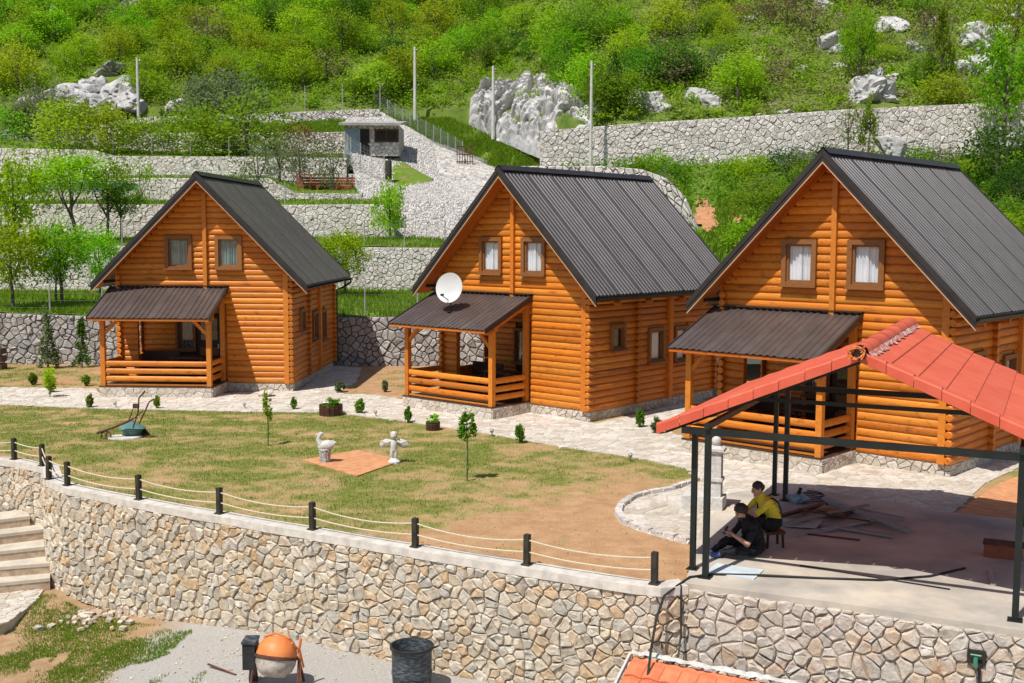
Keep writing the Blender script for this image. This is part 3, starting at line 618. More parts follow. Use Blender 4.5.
# ================================================================== LOG CABINS
CH = .194; Z0 = .30; HR, SLP, OF, OS, ORR, DP = 7.43, 1.008, .70, .65, .47, 6.8
PX0, PX1, PD = -3.03, .713, 1.756
prof = [(0, -.097), (-.026, -.088), (-.044, -.05), (-.050, 0), (-.044, .05), (-.026, .088), (0, .097)]
def log_mesh():
    mb = MB()
    for s in (-.5, .5): mb.add([(s, y, z) for y, z in prof], [])
    k = len(prof); mb.f = [(i, i+1, k+i+1, k+i) for i in range(k-1)]+[tuple(range(k-1, -1, -1)), tuple(range(k, 2*k)), (k-1, 0, k, 2*k-1)]
    return mb.mesh('log', True, 50)
LOG = log_mesh(); LOG.materials.append(MT['log'])
def roofz(x): return HR-.30-SLP*abs(x)
def logs(parent, x0, x1, z0, z1, holes=(), tf=None, gable=False):
    """courses of half-round logs between x0 and x1, cut round the holes (x0, x1, z0, z1)"""
    k = 0; z = z0+CH/2
    while z < z1:
        a, b = x0, x1
        if gable: m = (HR-.20-z)/SLP; a, b = max(a, -m), min(b, m)
        segs = [(a, b)]
        for h in holes:
            if h[2] < z+.02 and z-.02 < h[3]:
                ns = []
                for s in segs:
                    if h[1] <= s[0] or h[0] >= s[1]: ns.append(s)
                    else: ns += [q for q in ((s[0], h[0]), (h[1], s[1])) if q[1]-q[0] > .05]
                segs = ns
        for s in segs:
            if s[1]-s[0] < .08: continue
            o = link('log', LOG, None, parent); o.scale = (s[1]-s[0], 1, 1)
            p, r = tf((s[0]+s[1])/2, z+random.uniform(-.004, .004)); o.location = p; o.rotation_euler.z = r+random.uniform(-.0015, .0015)
        z += CH; k += 1
def window(parent, c, w, h, rz, curtain='curtain', fw=.12, cross=False, label=None):
    """c centre on the wall face; rz turns its outward -y"""
    fr = bpy.data.objects.new('window', None)
    mb = MB()
    for x in (-1, 1): mb.box((x*(w/2-fw/2), -.05, 0), (fw, .16, h))
    for z in (-1, 1): mb.box((0, -.053, z*(h/2-fw/2)), (w-2*fw, .15, fw))
    fr = mb.build('window', 'framewood', parent, loc=c); fr.rotation_euler.z = rz
    iw, ih = w-2*fw, h-2*fw; mb = MB()
    for x in (-1, 1): mb.box((x*(iw/2-.025), -.03, 0), (.05, .06, ih))
    for z in (-1, 1): mb.box((0, -.032, z*(ih/2-.025)), (iw-.1, .06, .05))
    mb.build('sash', 'framewood', fr)
    MB().box((0, -.01, 0), (iw-.1, .008, ih-.1)).build('pane', 'glass', fr)
    mb = MB(); mb.box((0, -.16, -h/2+.02), (w+.06, .09, .045)); mb.build('sill', 'framewood', fr)
    if curtain:
        for sgn in (-1, 1):
            m2 = MB(); k = 18; vs = []; cwid = iw*.5
            for q in range(k+1):
                x = sgn*(iw/2-.04-cwid*q/k); y = .035+.026*math.sin(q*1.35+sgn)
                vs += [(x, y, -ih/2+.03), (x+random.uniform(-.008, .008), y, ih/2-.03)]
            m2.add(vs, [(2*q, 2*q+2, 2*q+3, 2*q+1) for q in range(k)]); m2.build('curtain', curtain, fr, True)
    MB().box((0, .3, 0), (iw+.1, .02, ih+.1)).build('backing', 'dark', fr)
    return fr
def ribsheet(w, L, n, rib=.028, seam=.13, mat='roofmetal', name='roof_sheet', parent=None):
    """trapezoid sheet: x across 0..w, y down the slope 0..L, z up"""
    pts = [(0, 0)]; p = (w-seam)/n
    for i in range(n): x = (i+.5)*p; pts += [(x-p*.26, 0), (x-p*.14, rib), (x+p*.14, rib), (x+p*.26, 0)]
    pts += [(w, 0)]; mb = MB(); k = len(pts)
    mb.add([(x, y, z) for y in (0, L) for x, z in pts], [(i, i+1, k+i+1, k+i) for i in range(k-1)])
    mb.add([(x, y, z-.012) for y in (0, L) for x, z in pts], [(k+i, k+i+1, i+1, i) for i in range(k-1)])
    mb.add([(x, L, z-d) for d in (0, .012) for x, z in pts], [(i, i+1, k+i+1, k+i) for i in range(k-1)])
    return mb.mesh(name)
SHEET = ribsheet(1.165, 5.17, 6, .034); SHEET.materials.append(MT['roofmetal'])
PSHEET = ribsheet(1.02, 2.36, 5, .025); PSHEET.materials.append(MT['porchmetal'])
ROOT = 2**.5
def make_cabin(curtain, label):
    c = thing('log_cabin', label, 'log cabin', group='log cabins in a row')
    # ---- foundation with small facing stones
    mb = MB(); mb.box((0, DP/2, .1), (5.96, DP-.04, .4)); fo = mb.build('foundation', 'concrete', c)
    fm = MB()
    for (o, d, nn, L) in ((Vector((PX1, 0, 0)), Vector((1, 0, 0)), Vector((0, -1, 0)), 3-PX1), (Vector((2.98, .02, 0)), Vector((0, 1, 0)), Vector((1, 0, 0)), DP-.04)):
        for q in cells(L, .285, .3, .2): stone_geo(fm, q, lambda u, v, dd: o+d*u+nn*(dd+.005)+Vector((0, 0, v)), .012, .022)
    stuff(fm.build('facing_stones', 'paver', fo))
    # ---- front wall
    hz = [(-1.32, -.397, 4.163, 5.327), (.397, 1.32, 4.163, 5.327)]
    def core(poly, holes, y): return poly
    fw = MB()
    # the core panel, in strips so that window and recess openings stay open
    def panel(x0, x1, z0, z1): fw.box(((x0+x1)/2, .06, (z0+z1)/2), (x1-x0, .12, z1-z0))
    panel(PX1, 3, Z0, 3.0); panel(-3, 3, 3.001, 4.16); panel(-.394, .394, 4.161, 5.33)
    for s in (-1, 1):
        fw.add([(s*1.323, 0, 4.161), (s*2.92, 0, 4.161), (s*1.78, 0, 5.33), (s*1.323, 0, 5.33)], [(0, 1, 2, 3)])
    m = (HR-.3-5.33)/SLP; fw.add([(-m, 0, 5.331), (m, 0, 5.331), (0, 0, HR-.3)], [(0, 1, 2)])
    wl = fw.build('front_wall', 'log', c)
    T = lambda x, z: ((x, 0, z), 0)
    logs(wl, PX1+.04, 3.0, Z0, 3.0-.02, (), T); logs(wl, -3.0, 3.0, Z0+14*CH, HR, hz, T, True)
    logs(wl, -2.97, -2.35, Z0+.12, 3.0, (), T)
    MB().box((-2.66, .06, 1.66), (.62, .12, 2.66)).build('wall_stub', 'log', wl)
    # ---- right wall, left wall, back wall
    TR = lambda x, z: ((3.0, x, z), math.pi/2)
    hr = [(.82, 1.57, 1.98, 2.78), (2.8, 3.68, 1.46, 2.56), (4.25, 5.1, 1.36, 2.54)]
    rw = MB()
    def panr(y0, y1, z0, z1): rw.box((2.94, (y0+y1)/2, (z0+z1)/2), (.12, y1-y0, z1-z0))
    panr(.0, .82, Z0, 4.36); panr(.82, 1.57, Z0, 1.98); panr(.82, 1.57, 2.78, 4.36); panr(1.57, 2.8, Z0, 4.36); panr(2.8, 3.68, Z0, 1.46); panr(2.8, 3.68, 2.56, 4.36)
    panr(3.68, 4.25, Z0, 4.36); panr(4.25, 5.1, Z0, 1.36); panr(4.25, 5.1, 2.54, 4.36); panr(5.1, DP, Z0, 4.36); rwo = rw.build('side_wall', 'log', c)
    logs(rwo, -.14, DP+.14, Z0, 4.14, hr, TR)
    TL = lambda x, z: ((-3.0, x, z), -math.pi/2)
    lw = MB(); lw.box((-2.94, 4.5, 2.33), (.12, 4.6, 4.06)); lw.box((-2.94, 1.1, 3.73), (.12, 2.2, 1.26)); lw.box((-2.94, 1.1, .75), (.12, 2.2, .7)); lw.box((-2.94, .15, 2.1), (.12, .3, 2.0)); lwo = lw.build('side_wall', 'log', c)
    logs(lwo, -.14, DP+.14, Z0, 4.14, [(.3, 2.0, 1.15, 2.85)], TL)
    TB = lambda x, z: ((x, DP, z), math.pi)
    bw = MB(); bw.add([(-3, DP-.02, Z0), (3, DP-.02, Z0), (3, DP-.02, 4.1), (0, DP-.02, HR-.3), (-3, DP-.02, 4.1)], [(4, 3, 2, 1, 0)]); bwo = bw.build('rear_wall', 'log', c)
    logs(bwo, -3, 3, Z0, HR, (), TB, True)
    # ---- corner posts, log ends, cross-wall ends
    def ends(x, y, z1, axis, n_):
        mb = MB(); z = Z0+CH/2
        while z < z1:
            M = Matrix.Rotation(math.pi/2, 3, 'X') if axis == 'y' else Matrix.Rotation(math.pi/2, 3, 'Y')
            mb.lathe([(.075, -.1), (.092, -.085), (.092, .1)] if axis == 'x' else [(.092, -.1), (.092, .085), (.075, .1)], 8, (x, y, z), M); z += CH
        stuff(mb.build('log_ends', 'log', n_, True))
    ends(2.97, -.07, 4.1, 'y', wl); ends(-2.97, -.07, 3.9, 'y', wl); ends(3.06, 2.2, 3.4, 'x', rwo); ends(3.06, DP-.1, 3.8, 'x', rwo)
    MB().box((2.80, -.07, 2.18), (.17, .12, 3.76)).build('corner_board', 'timber', wl)
    MB().box((.05, -.08, 5.13), (.13, .12, 3.3)).build('centre_beam', 'timber', wl)
    MB().box((3.08, 4.0, 2.2), (.13, .2, 3.8)).build('wall_post', 'timber', rwo)
    mb = MB()
    for y in (1.1, 2.75, 4.6, 5.5): mb.lathe([(.075, -.1), (.075, .1)], 8, (3.12, y, 3.42), Matrix.Rotation(math.pi/2, 3, 'Y'))
    stuff(mb.build('beam_ends', 'log', rwo, True))
    # ---- windows
    for h in hz: window(c, ((h[0]+h[1])/2, 0, (h[2]+h[3])/2), h[1]-h[0], h[3]-h[2], 0, curtain)
    for i, h in enumerate(hr): window(c, (3.0, (h[0]+h[1])/2, (h[2]+h[3])/2), h[1]-h[0], h[3]-h[2], math.pi/2, 'curtain' if i else None, .1)
    # ---- roof
    rl = DP+OF+ORR; mb = MB(); e = 3+OS
    for s in (-1, 1):
        mb.add([(0, -OF+.03, HR-.06), (s*e, -OF+.03, HR-.06-SLP*e), (s*e, DP+ORR, HR-.06-SLP*e), (0, DP+ORR, HR-.06), (0, -OF+.03, HR-.20), (s*e, -OF+.03, HR-.20-SLP*e), (s*e, DP+ORR, HR-.20-SLP*e), (0, DP+ORR, HR-.20)],
               [(0, 1, 2, 3), (7, 6, 5, 4), (0, 4, 5, 1), (1, 5, 6, 2), (2, 6, 7, 3)])
    ro = mb.build('roof', 'trim', c)
    for s in (-1, 1):
        for k in range(7):
            o = link('roof_sheet', SHEET, None, ro); y0 = -OF+k*1.147
            # x of the sheet along y, y of the sheet down the slope
            d = Vector((s, 0, -SLP)).normalized(); nz = Vector((s*SLP, 0, 1)).normalized(); ax = Vector((0, 1, 0)) if s > 0 else Vector((0, -1, 0))
            o.matrix_local = Matrix.Translation((0, y0 if s > 0 else y0+1.165, HR-.045+.006*(k % 2))) @ Matrix((ax, d, ax.cross(d))).transposed().to_4x4()
    # soffit boards under the gable overhang and barge boards on its edge
    for s in (-1, 1):
        def sl(x, y, z): return (s*x, y, HR-SLP*x+z)
        for j in range(4):
            y0, y1 = -OF+.05+j*.172, -OF+.05+j*.172+.168
            mb = MB(); mb.add([sl(.0, y0, -.215), sl(e, y0, -.215), sl(e, y1, -.215), sl(0, y1, -.215), sl(.0, y0, -.235), sl(e, y0, -.235), sl(e, y1, -.235), sl(0, y1, -.235)], [(0, 1, 2, 3), (7, 6, 5, 4), (0, 4, 5, 1), (1, 5, 6, 2), (2, 6, 7, 3), (3, 7, 4, 0)]); mb.build('soffit_board', 'soffit', ro)
        for (y, za, zb, mat, nm, th) in ((-OF-.02, .0, -.17, 'trim', 'barge_board', .04), (-OF+.0, -.171, -.30, 'trim', 'barge_board', .04), (-OF-.005, -.301, -.335, 'palewood', 'edge_strip', .03)):
            mb = MB(); p = [sl(0, y, za), sl(e+.02, y, za), sl(e+.02, y, zb), sl(0, y, zb)]; q = [(a, b+th, d) for a, b, d in p]
            mb.add(p+q, [(0, 1, 2, 3), (7, 6, 5, 4), (0, 4, 5, 1), (1, 5, 6, 2), (2, 6, 7, 3)]); mb.build(nm, mat, ro)
        mb = MB(); p = [sl(0, DP+ORR, 0), sl(e, DP+ORR, 0), sl(e, DP+ORR, -.24), sl(0, DP+ORR, -.24)]; q = [(a, b+.03, d) for a, b, d in p]; mb.add(p+q, [(0, 1, 2, 3), (7, 6, 5, 4), (0, 4, 5, 1), (1, 5, 6, 2), (2, 6, 7, 3)]); mb.build('barge_board', 'trim', ro)
        # eave: soffit, fascia, gutter
        MB().box((s*3.33, DP/2+.05, HR-SLP*3.33-.31), (.02, rl-.2, .1)).build('fascia', 'trim', ro)
        mb = MB(); zg = HR-SLP*e-.10; k = 7; pts = [(s*(e+.04)+.065*math.cos(math.pi+math.pi*i/(k-1)), zg+.065*math.sin(math.pi+math.pi*i/(k-1))) for i in range(k)]
        mb.add([(x, y, z) for y in (-OF, DP+ORR) for x, z in pts], [(i, i+1, k+i+1, k+i) for i in range(k-1)]+[(k+i, k+i+1, i+1, i) for i in range(k-1)]); mb.build('gutter', 'trim', ro, True)
    xx = e+.04; zg = HR-SLP*e-.16
    MB().tube([(xx, DP+.3, zg), (xx, DP+.3, zg-.12), (xx-.3, DP+.25, zg-.32), (3.13, DP+.2, zg-.42), (3.13, DP+.2, .3)], .045, 8).build('downpipe', 'trim', ro, True)
    mb = MB()
    for s in (-1, 1): mb.add([(0, -OF-.01, HR+.045), (s*.17, -OF-.01, HR+.045-.17*SLP+.015), (s*.17, DP+ORR, HR+.045-.17*SLP+.015), (0, DP+ORR, HR+.045)], [(0, 1, 2, 3)])
    mb.build('ridge_cap', 'trim', ro)
    # ---- porch: plinth, recess, posts, railings, roof
    mb = MB(); mb.box(((PX0+PX1)/2, -PD/2, .19), (PX1-PX0, PD, .33)); pl = mb.build('porch_plinth', 'concrete', c)
    fm = MB(); o = Vector((PX1, -PD, 0))
    for q in cells(PD, .34, .32, .22): stone_geo(fm, q, lambda u, v, dd: o+Vector((dd+.005, u, v)), .014, .022)
    for q in cells(PX1-PX0, .34, .34, .22): stone_geo(fm, q, lambda u, v, dd: Vector((PX0+u, -PD-dd-.005, v)), .014, .014)
    stuff(fm.build('facing_stones', 'paver', pl))
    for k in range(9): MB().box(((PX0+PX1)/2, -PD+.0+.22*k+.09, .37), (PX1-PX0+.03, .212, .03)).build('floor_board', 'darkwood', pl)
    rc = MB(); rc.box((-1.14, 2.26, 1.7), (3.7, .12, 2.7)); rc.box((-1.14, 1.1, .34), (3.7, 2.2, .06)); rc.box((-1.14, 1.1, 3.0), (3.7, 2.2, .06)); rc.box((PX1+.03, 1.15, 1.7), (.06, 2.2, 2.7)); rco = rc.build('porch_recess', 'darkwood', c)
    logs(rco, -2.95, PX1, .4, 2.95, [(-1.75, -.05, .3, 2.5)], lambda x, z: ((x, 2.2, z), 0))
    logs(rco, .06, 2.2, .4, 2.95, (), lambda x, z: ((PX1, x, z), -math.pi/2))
    mb = MB(); mb.box((-.55, 2.16, 1.4), (.92, .07, 2.1)); dr = mb.build('door', 'darkwood', c)
    for z in (.75, 1.15): MB().box((-.55, 2.12, z), (.66, .03, .3)).build('door_panel', 'framewood', dr)
    MB().box((-.55, 2.115, 1.95), (.6, .02, .8)).build('door_pane', 'glass', dr)
    MB().box((-.2, 2.08, 1.35), (.04, .07, .16)).build('handle', 'steel', dr)
    window(c, (-1.4, 2.17, 1.75), .75, 1.2, 0, 'curtain', .08)
    def post(x, y, zt_, s):
        mb = MB(); mb.box((x, y, .385+(zt_-.385)/2), (.15, .15, zt_-.385)); p = mb.build('porch_post', 'timber', c)
        if s: MB().bar((x+s*.05, y, zt_-.5), (x+s*.5, y, zt_-.05), .09, .1).build('brace', 'timber', p)
    yf = -PD+.12; zp = 2.60
    post(-2.92, yf, zp, 1); post(PX1-.1, yf, zp, -1)
    post(PX1-.1, -.1, 3.3, 0)
    MB().bar((-3.1, yf, zp+.06), (PX1+.06, yf, zp+.06), .14, .13).build('porch_beam', 'timber', c)
    for x in (-2.92, PX1-.1): MB().bar((x, yf-.25, 2.56), (x, -.0, 3.36), .1, .13).build('porch_rafter', 'timber', c)
    rg = MB(); rg.box((-1.15, yf-.0, .42), (3.5, .05, .04)); rl_ = rg.build('porch_railing', 'timber', c)
    for z in (.62, .87, 1.12):
        o = link('rail', LOG, None, rl_); o.scale = (3.45, 1.0, .92); o.location = (-1.16, yf+.0, z)
        for x in (PX1-.1, -2.92):
            o = link('rail', LOG, None, rl_); o.scale = (1.5, 1.0, .92); o.location = (x, -.87, z); o.rotation_euler.z = math.pi/2 if x > 0 else -math.pi/2
    a, b = (-.0, 3.58), (-2.14, 2.665); sd = Vector((0, b[0]-a[0], b[1]-a[1])); x0, x1 = -3.235, .8
    mb = MB(); mb.add([(x, y, z-d) for d in (.03, .10) for x, (y, z) in ((x0+.02, a), (x1-.02, a), (x1-.02, b), (x0+.02, b))], [(3, 2, 1, 0), (4, 5, 6, 7), (0, 1, 5, 4), (1, 2, 6, 5), (2, 3, 7, 6), (3, 0, 4, 7)]); pr = mb.build('porch_roof', 'soffit', c)
    d = sd.normalized(); ax = Vector((-1, 0, 0))
    for k in range(4):
        o = link('porch_roof_sheet', PSHEET, None, pr); o.matrix_local = Matrix.Translation((x1-k*1.008, a[0], a[1]+.01+.005*(k % 2))) @ Matrix((ax, d, ax.cross(d))).transposed().to_4x4()
    for x in (x0, x1): MB().bar((x, a[0], a[1]-.03), (x, b[0], b[1]-.03), .03, .15).build('barge_board', 'trim', pr)
    MB().box(((x0+x1)/2, -.08, 3.63), (x1-x0+.06, .16, .03)).build('flashing', 'trim', pr)
    # ---- furniture on the porch belongs to the porch floor
    return c
c1 = make_cabin('curtain', 'log cabin with the white satellite dish on its porch roof')
c2 = copy_tree(c1); c2['label'] = 'smallest looking log cabin, farthest left, with a plain dark roof'
c3 = copy_tree(c1); c3['label'] = 'largest looking log cabin, behind the red tiled pavilion'
for o in bpy.data.objects:
    if o.parent and o.parent.name.startswith('window') and o.name.startswith('curtain'):
        top = o.parent.parent
        if top == c2: o.data = o.data.copy(); o.data.materials.clear(); o.data.materials.append(MT['tealcurtain'])
for o, i in ((c1, 2), (c2, 1), (c3, 3)): o.location = (CAB[i][0], CAB[i][1], 0); o.rotation_euler.z = R(CAB[i][2])
# benches and tables on the porches
for i, lab in ((1, 'dark wooden bench on the porch of the far left cabin'), (2, 'dark wooden bench on the porch of the dish cabin'), (3, 'dark wooden bench on the porch behind the pavilion')):
    p = cabw(i, -1.9, .75, .385); t = thing('bench', lab, 'bench', p, R(CAB[i][2]), 'porch benches')
    MB().box((0, 0, .42), (1.3, .4, .05)).build('seat', 'darkwood', t); MB().box((0, .2, .7), (1.3, .05, .4)).build('backrest', 'darkwood', t)
    for x in (-.55, .55): MB().box((x, 0, .2), (.08, .36, .4)).build('leg', 'darkwood', t)
    p = cabw(i, -.7, .35, .385); t = thing('table', lab.replace('bench', 'table'), 'table', p, R(CAB[i][2]), 'porch tables')
    MB().box((0, 0, .74), (1.2, .7, .05)).build('tabletop', 'darkwood', t)
    for x in (-.5, .5):
        for y in (-.27, .27): MB().box((x, y, .36), (.07, .07, .72)).build('leg', 'darkwood', t)
# satellite dish
p = cabw(2, -1.42, -1.28, 3.06); t = thing('satellite_dish', 'round white satellite dish standing on the porch roof', 'satellite dish', p, R(-41+14)); t.scale = (.92,)*3
M = Matrix.Rotation(R(80), 3, 'X'); mb = MB()
k = 9; pr_ = [(max(.002, .50*i/k), .10*(i/k)**2) for i in range(k+1)]; mb.lathe(pr_+[(.505, .085)]+[(r, z-.02) for r, z in pr_[::-1]], 28, (0, 0, .78), M); dsh = mb.build('reflector', 'white', t, True)
MB().tube([(0, .02, .0), (0, .02, .5), (0, .05, .72)], .028, 8).build('mast', 'trim', t, True)
mb = MB(); mb.tube([(0, -.02, .34), (-.02, -.5, .55)], .016, 6); mb.build('feed_arm', 'trim', t, True); MB().box((-.02, -.5, .58), (.07, .12, .07)).build('receiver', 'trim', t)
MB().box((0, 0, .01), (.2, .2, .02)).build('foot_plate', 'trim', t)
# white boulder beside the left cabin

# ================================================================== PAVILION
PC, PYAW = Vector((5.068, 16.383, 0)), R(-25.7); PE, PN = Vector((math.cos(PYAW), math.sin(PYAW), 0)), Vector((-math.sin(PYAW), math.cos(PYAW), 0))
HP, DPV, ZR, PM, ZB, EO, RFo, RRo = 2.228, 5.781, 3.71, .431, 2.37, .835, .2, .35
t = thing('pavilion', 'open steel pavilion with a salmon red tiled gable roof', 'pavilion', PC, PYAW)
def pbar(name, a, b, w=.1, h=.1, mat='black', par=None): return MB().bar(a, b, w, h).build(name, mat, par or t)
for (x, y) in ((-HP, 0), (HP, 0), (-HP, DPV), (HP, DPV)):
    p = pbar('post', (x, y, .05), (x, y, ZB-.05), .09, .09); MB().box((x, y, .058), (.2, .2, .012)).build('foot_plate', 'black', p)
for w in ((2.93, 17.8), (5.46, 23.06)):
    v = Vector((*w, 0))-PC; x, y = v.dot(PE), v.dot(PN); p = pbar('post', (x, y, .05), (x, y, ZB-.06), .085, .085); MB().box((x, y, .058), (.18, .18, .012)).build('foot_plate', 'black', p)
x1 = (Vector((2.93, 17.8, 0))-PC)
pbar('beam', (-HP-.42, 0, ZB), (HP+.6, 0, ZB)); pbar('beam', (-HP-.2, DPV, ZB), (HP+.5, DPV, ZB))
for x in (-HP, HP): pbar('side_beam', (x, -.1, ZB+.095), (x, DPV+.1, ZB+.095), .08, .09)
for y in (.28, DPV/2, DPV):
    pbar('tie_beam', (-HP, y, ZB+.145), (HP, y, ZB+.145), .06, .07) if y == DPV/2 else None
    for s in (-1, 1): pbar('rafter', (0, y, ZR-.13), (s*(HP+EO-.05), y, ZR-.13-PM*(HP+EO-.05)), .06, .08)
    if y > 9: pbar('king_post', (0, y, ZB+.15), (0, y, ZR-.15), .06, .06)
for s in (-1, 1):
    for k in range(4):
        x = s*(.35+k*.78); pbar('purlin', (x, .15, ZR-.075-PM*abs(x)), (x, DPV+RRo-.05, ZR-.075-PM*abs(x)), .05, .05)
tr = MB(); tr.box((0, DPV/2, ZR-.06), (.05, DPV+.3, .06)); rf = tr.build('roof', 'black', t)
nC = 8; cw = (HP+EO)/nC
for s in (-1, 1):
    for k in range(nC):
        mb = MB(); m = 10; A, B = k*cw, (k+1)*cw+.03; y0, y1 = .02, DPV+RRo
        prof_ = [(A+(B-A)*q/5, -PM*(A+(B-A)*q/5)+.0+.028*(q/5)) for q in range(6)]
        prof_ += [(B+.004, prof_[-1][1]-.04)]
        vs = []
        for j in range(m+1):
            y = y0+(y1-y0)*j/m
            vs += [(s*x, y, ZR+z) for x, z in prof_]
        kk = len(prof_); mb.add(vs, [(j*kk+i, j*kk+i+1, (j+1)*kk+i+1, (j+1)*kk+i) for j in range(m) for i in range(kk-1)])
        mb.build('roof_course', 'terracotta', rf)
        mb = MB(); A2, B2 = A+.006, B-.032; th = .03   # front verge tile, folded down over the edge
        q = [(A2, -PM*A2+.034), (B2, -PM*B2+.052)]
        mb.add([(s*q[0][0], .2, ZR+q[0][1]), (s*q[1][0], .2, ZR+q[1][1]), (s*q[1][0], -.03, ZR+q[1][1]+.004), (s*q[0][0], -.03, ZR+q[0][1]+.004), (s*q[0][0], -.05, ZR+q[0][1]-.02), (s*q[1][0], -.05, ZR+q[1][1]-.02), (s*q[1][0], -.045, ZR+q[1][1]-.17), (s*q[0][0], -.045, ZR+q[0][1]-.155), (s*q[1][0], -.01, ZR+q[1][1]-.17), (s*q[0][0], -.01, ZR+q[0][1]-.155)],
               [(0, 1, 2, 3), (3, 2, 5, 4), (4, 5, 6, 7), (7, 6, 8, 9)]); mb.build('verge_tile', 'terracotta', rf)
for k in range(14):
    y0 = -.06+k*(DPV+RRo+.06)/14; y1 = y0+(DPV+RRo+.06)/14+.03; mb = MB(); n_ = 6; e = .006*(k % 2)
    vs = [(.135*math.cos(math.pi*i/n_)*(1+e*3), y, ZR+.03+.10*math.sin(math.pi*i/n_)+e) for y in (y0, y1) for i in range(n_+1)]
    mb.add(vs, [(i, i+1, n_+2+i, n_+1+i) for i in range(n_)]); mb.build('ridge_tile', 'terracotta', rf, True)
for s in (-1, 1):
    mb = MB(); vs = []; k = 60
    for i in range(k+1):
        y = -.04+(DPV+RRo)*i/k; w = (.20 if s > 0 else .15)+random.uniform(-.035, .035); vs += [(s*.12, y, ZR+.045), (s*w, y, ZR+.036-PM*w)]
    mb.add(vs, [(2*i, 2*i+1, 2*i+3, 2*i+2) for i in range(k)]); mb.build('mortar_bedding', 'ridgefill', rf)
mb = MB(); mb.lathe([(.02, -.05), (.09, -.05), (.11, 0), (.09, .05)], 10, (0, -.06, ZR+.0), Matrix.Rotation(math.pi/2, 3, 'X')); mb.build('ridge_end', 'rust', rf)
mb = MB()
for i in range(16):
    a = random.uniform(0, 6.28); r1 = random.uniform(.07, .12); mb.tube([(r1*math.cos(a+q*.35)-.02+random.uniform(-.02, .02), -.13-random.uniform(0, .05), ZR+.01+r1*math.sin(a+q*.35)) for q in range(5)], .011, 4)
mb.build('ridge_ornament', 'orange', rf)

# ---- things lying on the slab
ZS = .05
def slabpt(px, py, z=ZS): return atz(px, py, z)
def board(name, label, cat, a, b, w, h, mat, z=ZS, group=None):
    A, B = slabpt(*a, z), slabpt(*b, z); mb = MB(); c = (A+B)/2; mb.bar(A-c+Vector((0, 0, h/2)), B-c+Vector((0, 0, h/2)), w, h); o = mb.build(name, mat, None, loc=c); return tag(o, label, cat, group)
board('plank', 'long grey plank slanting to the right across the debris pile', 'plank', (818, 497), (908, 531), .14, .04, 'oldwood', ZS+.07)
board('plank', 'grey plank lying nearly level below the slanting one', 'plank', (806, 523), (893, 537), .13, .04, 'oldwood', ZS+.03)
board('plank', 'short grey plank nearest the seated men', 'plank', (792, 536), (842, 528), .16, .04, 'oldwood', ZS)
board('plank', 'thin strip lying crosswise on top of the debris pile', 'plank', (798, 510), (870, 522), .05, .03, 'darkwood', ZS+.13)
for i, (px, py, w, d, rz, mat, lab) in enumerate([(812, 514, .9, .6, .4, 'oldwood', 'weathered board flat in the debris pile'), (800, 526, .7, .45, -.5, 'greycon', 'grey sheet at the near edge of the debris pile'), (835, 516, .6, .5, .9, 'darkwood', 'dark crumpled board in the debris pile')]):
    p = slabpt(px, py); mb = MB(); mb.box((0, 0, .02+.025*i), (w, d, .03)); mb.v = [(x, y, z+.05*math.sin(x*4+i)) for x, y, z in mb.v]; o = mb.build('scrap_board', mat, None, loc=p); o.rotation_euler = (.04, .03*(i-1), rz); tag(o, lab, 'board')
for a, b, w, h, mt, z, lab in [((786, 524), (868, 506), .07, .04, 'oldwood', .10, 'thin pale plank rising to the right through the debris pile'), ((824, 530), (880, 519), .12, .03, 'greycon', .05, 'grey board between the two long planks'), ((782, 517), (826, 505), .10, .05, 'darkwood', .06, 'dark beam piece behind the man in yellow'), ((846, 507), (905, 519), .05, .03, 'oldwood', .04, 'narrow batten at the far side of the debris pile'), ((800, 534), (860, 541), .03, .03, 'rust', 0, 'rusty reinforcing bar in front of the debris pile')]:
    board('scrap_plank', lab, 'plank', a, b, w, h, mt, ZS+z)
p = slabpt(812, 500); mb = MB()
mb.tube([(.32*math.cos(a*.35)*(1-.006*a), .32*math.sin(a*.35)*(1-.004*a), .02+.002*a) for a in range(60)], .012, 5); tag(mb.build('cable_coil', 'rubber', None, True, p), 'black cable coil on the debris behind the man in yellow', 'cable')
p = slabpt(798, 503); tt = thing('plastic_bag', 'crumpled blue grey bag beside the rear pavilion post', 'bag', p); mb = MB(); mb.ell((0, 0, .10), (.22, .16, .11), 14); mb.v = [(x+.04*math.sin(z*31+y*17), y+.04*math.sin(x*25), z+.03*math.sin(x*21+y*19)) for x, y, z in mb.v]; mb.build('bag_body', 'bluedoor', tt); MB().tube([(0, 0, .18), (.03, 0, .26), (.05, .02, .30)], [.05, .03, .04], 7).build('bag_neck', 'dark', tt)
p = slabpt(735, 572); mb = MB(); mb.box((0, 0, .012), (.78, .55, .02)); o = mb.build('insulation_sheet', 'blueboard', None, loc=p); o.rotation_euler.z = R(-28); tag(o, 'pale blue sheet on the slab beside the front left posts', 'sheet')
board('steel_bar', 'short grey flat bar near the right pavilion post', 'metal bar', (990, 571), (993, 586), .07, .03, 'steel')
p = slabpt(1003, 557); tt = thing('tool_box', 'dark red box at the right edge of the slab', 'box', p, R(-25)); MB().box((0, 0, .11), (.6, .3, .22)).build('box_body', 'redwood', tt); MB().box((0, 0, .235), (.63, .33, .03)).build('lid', 'rust', tt)
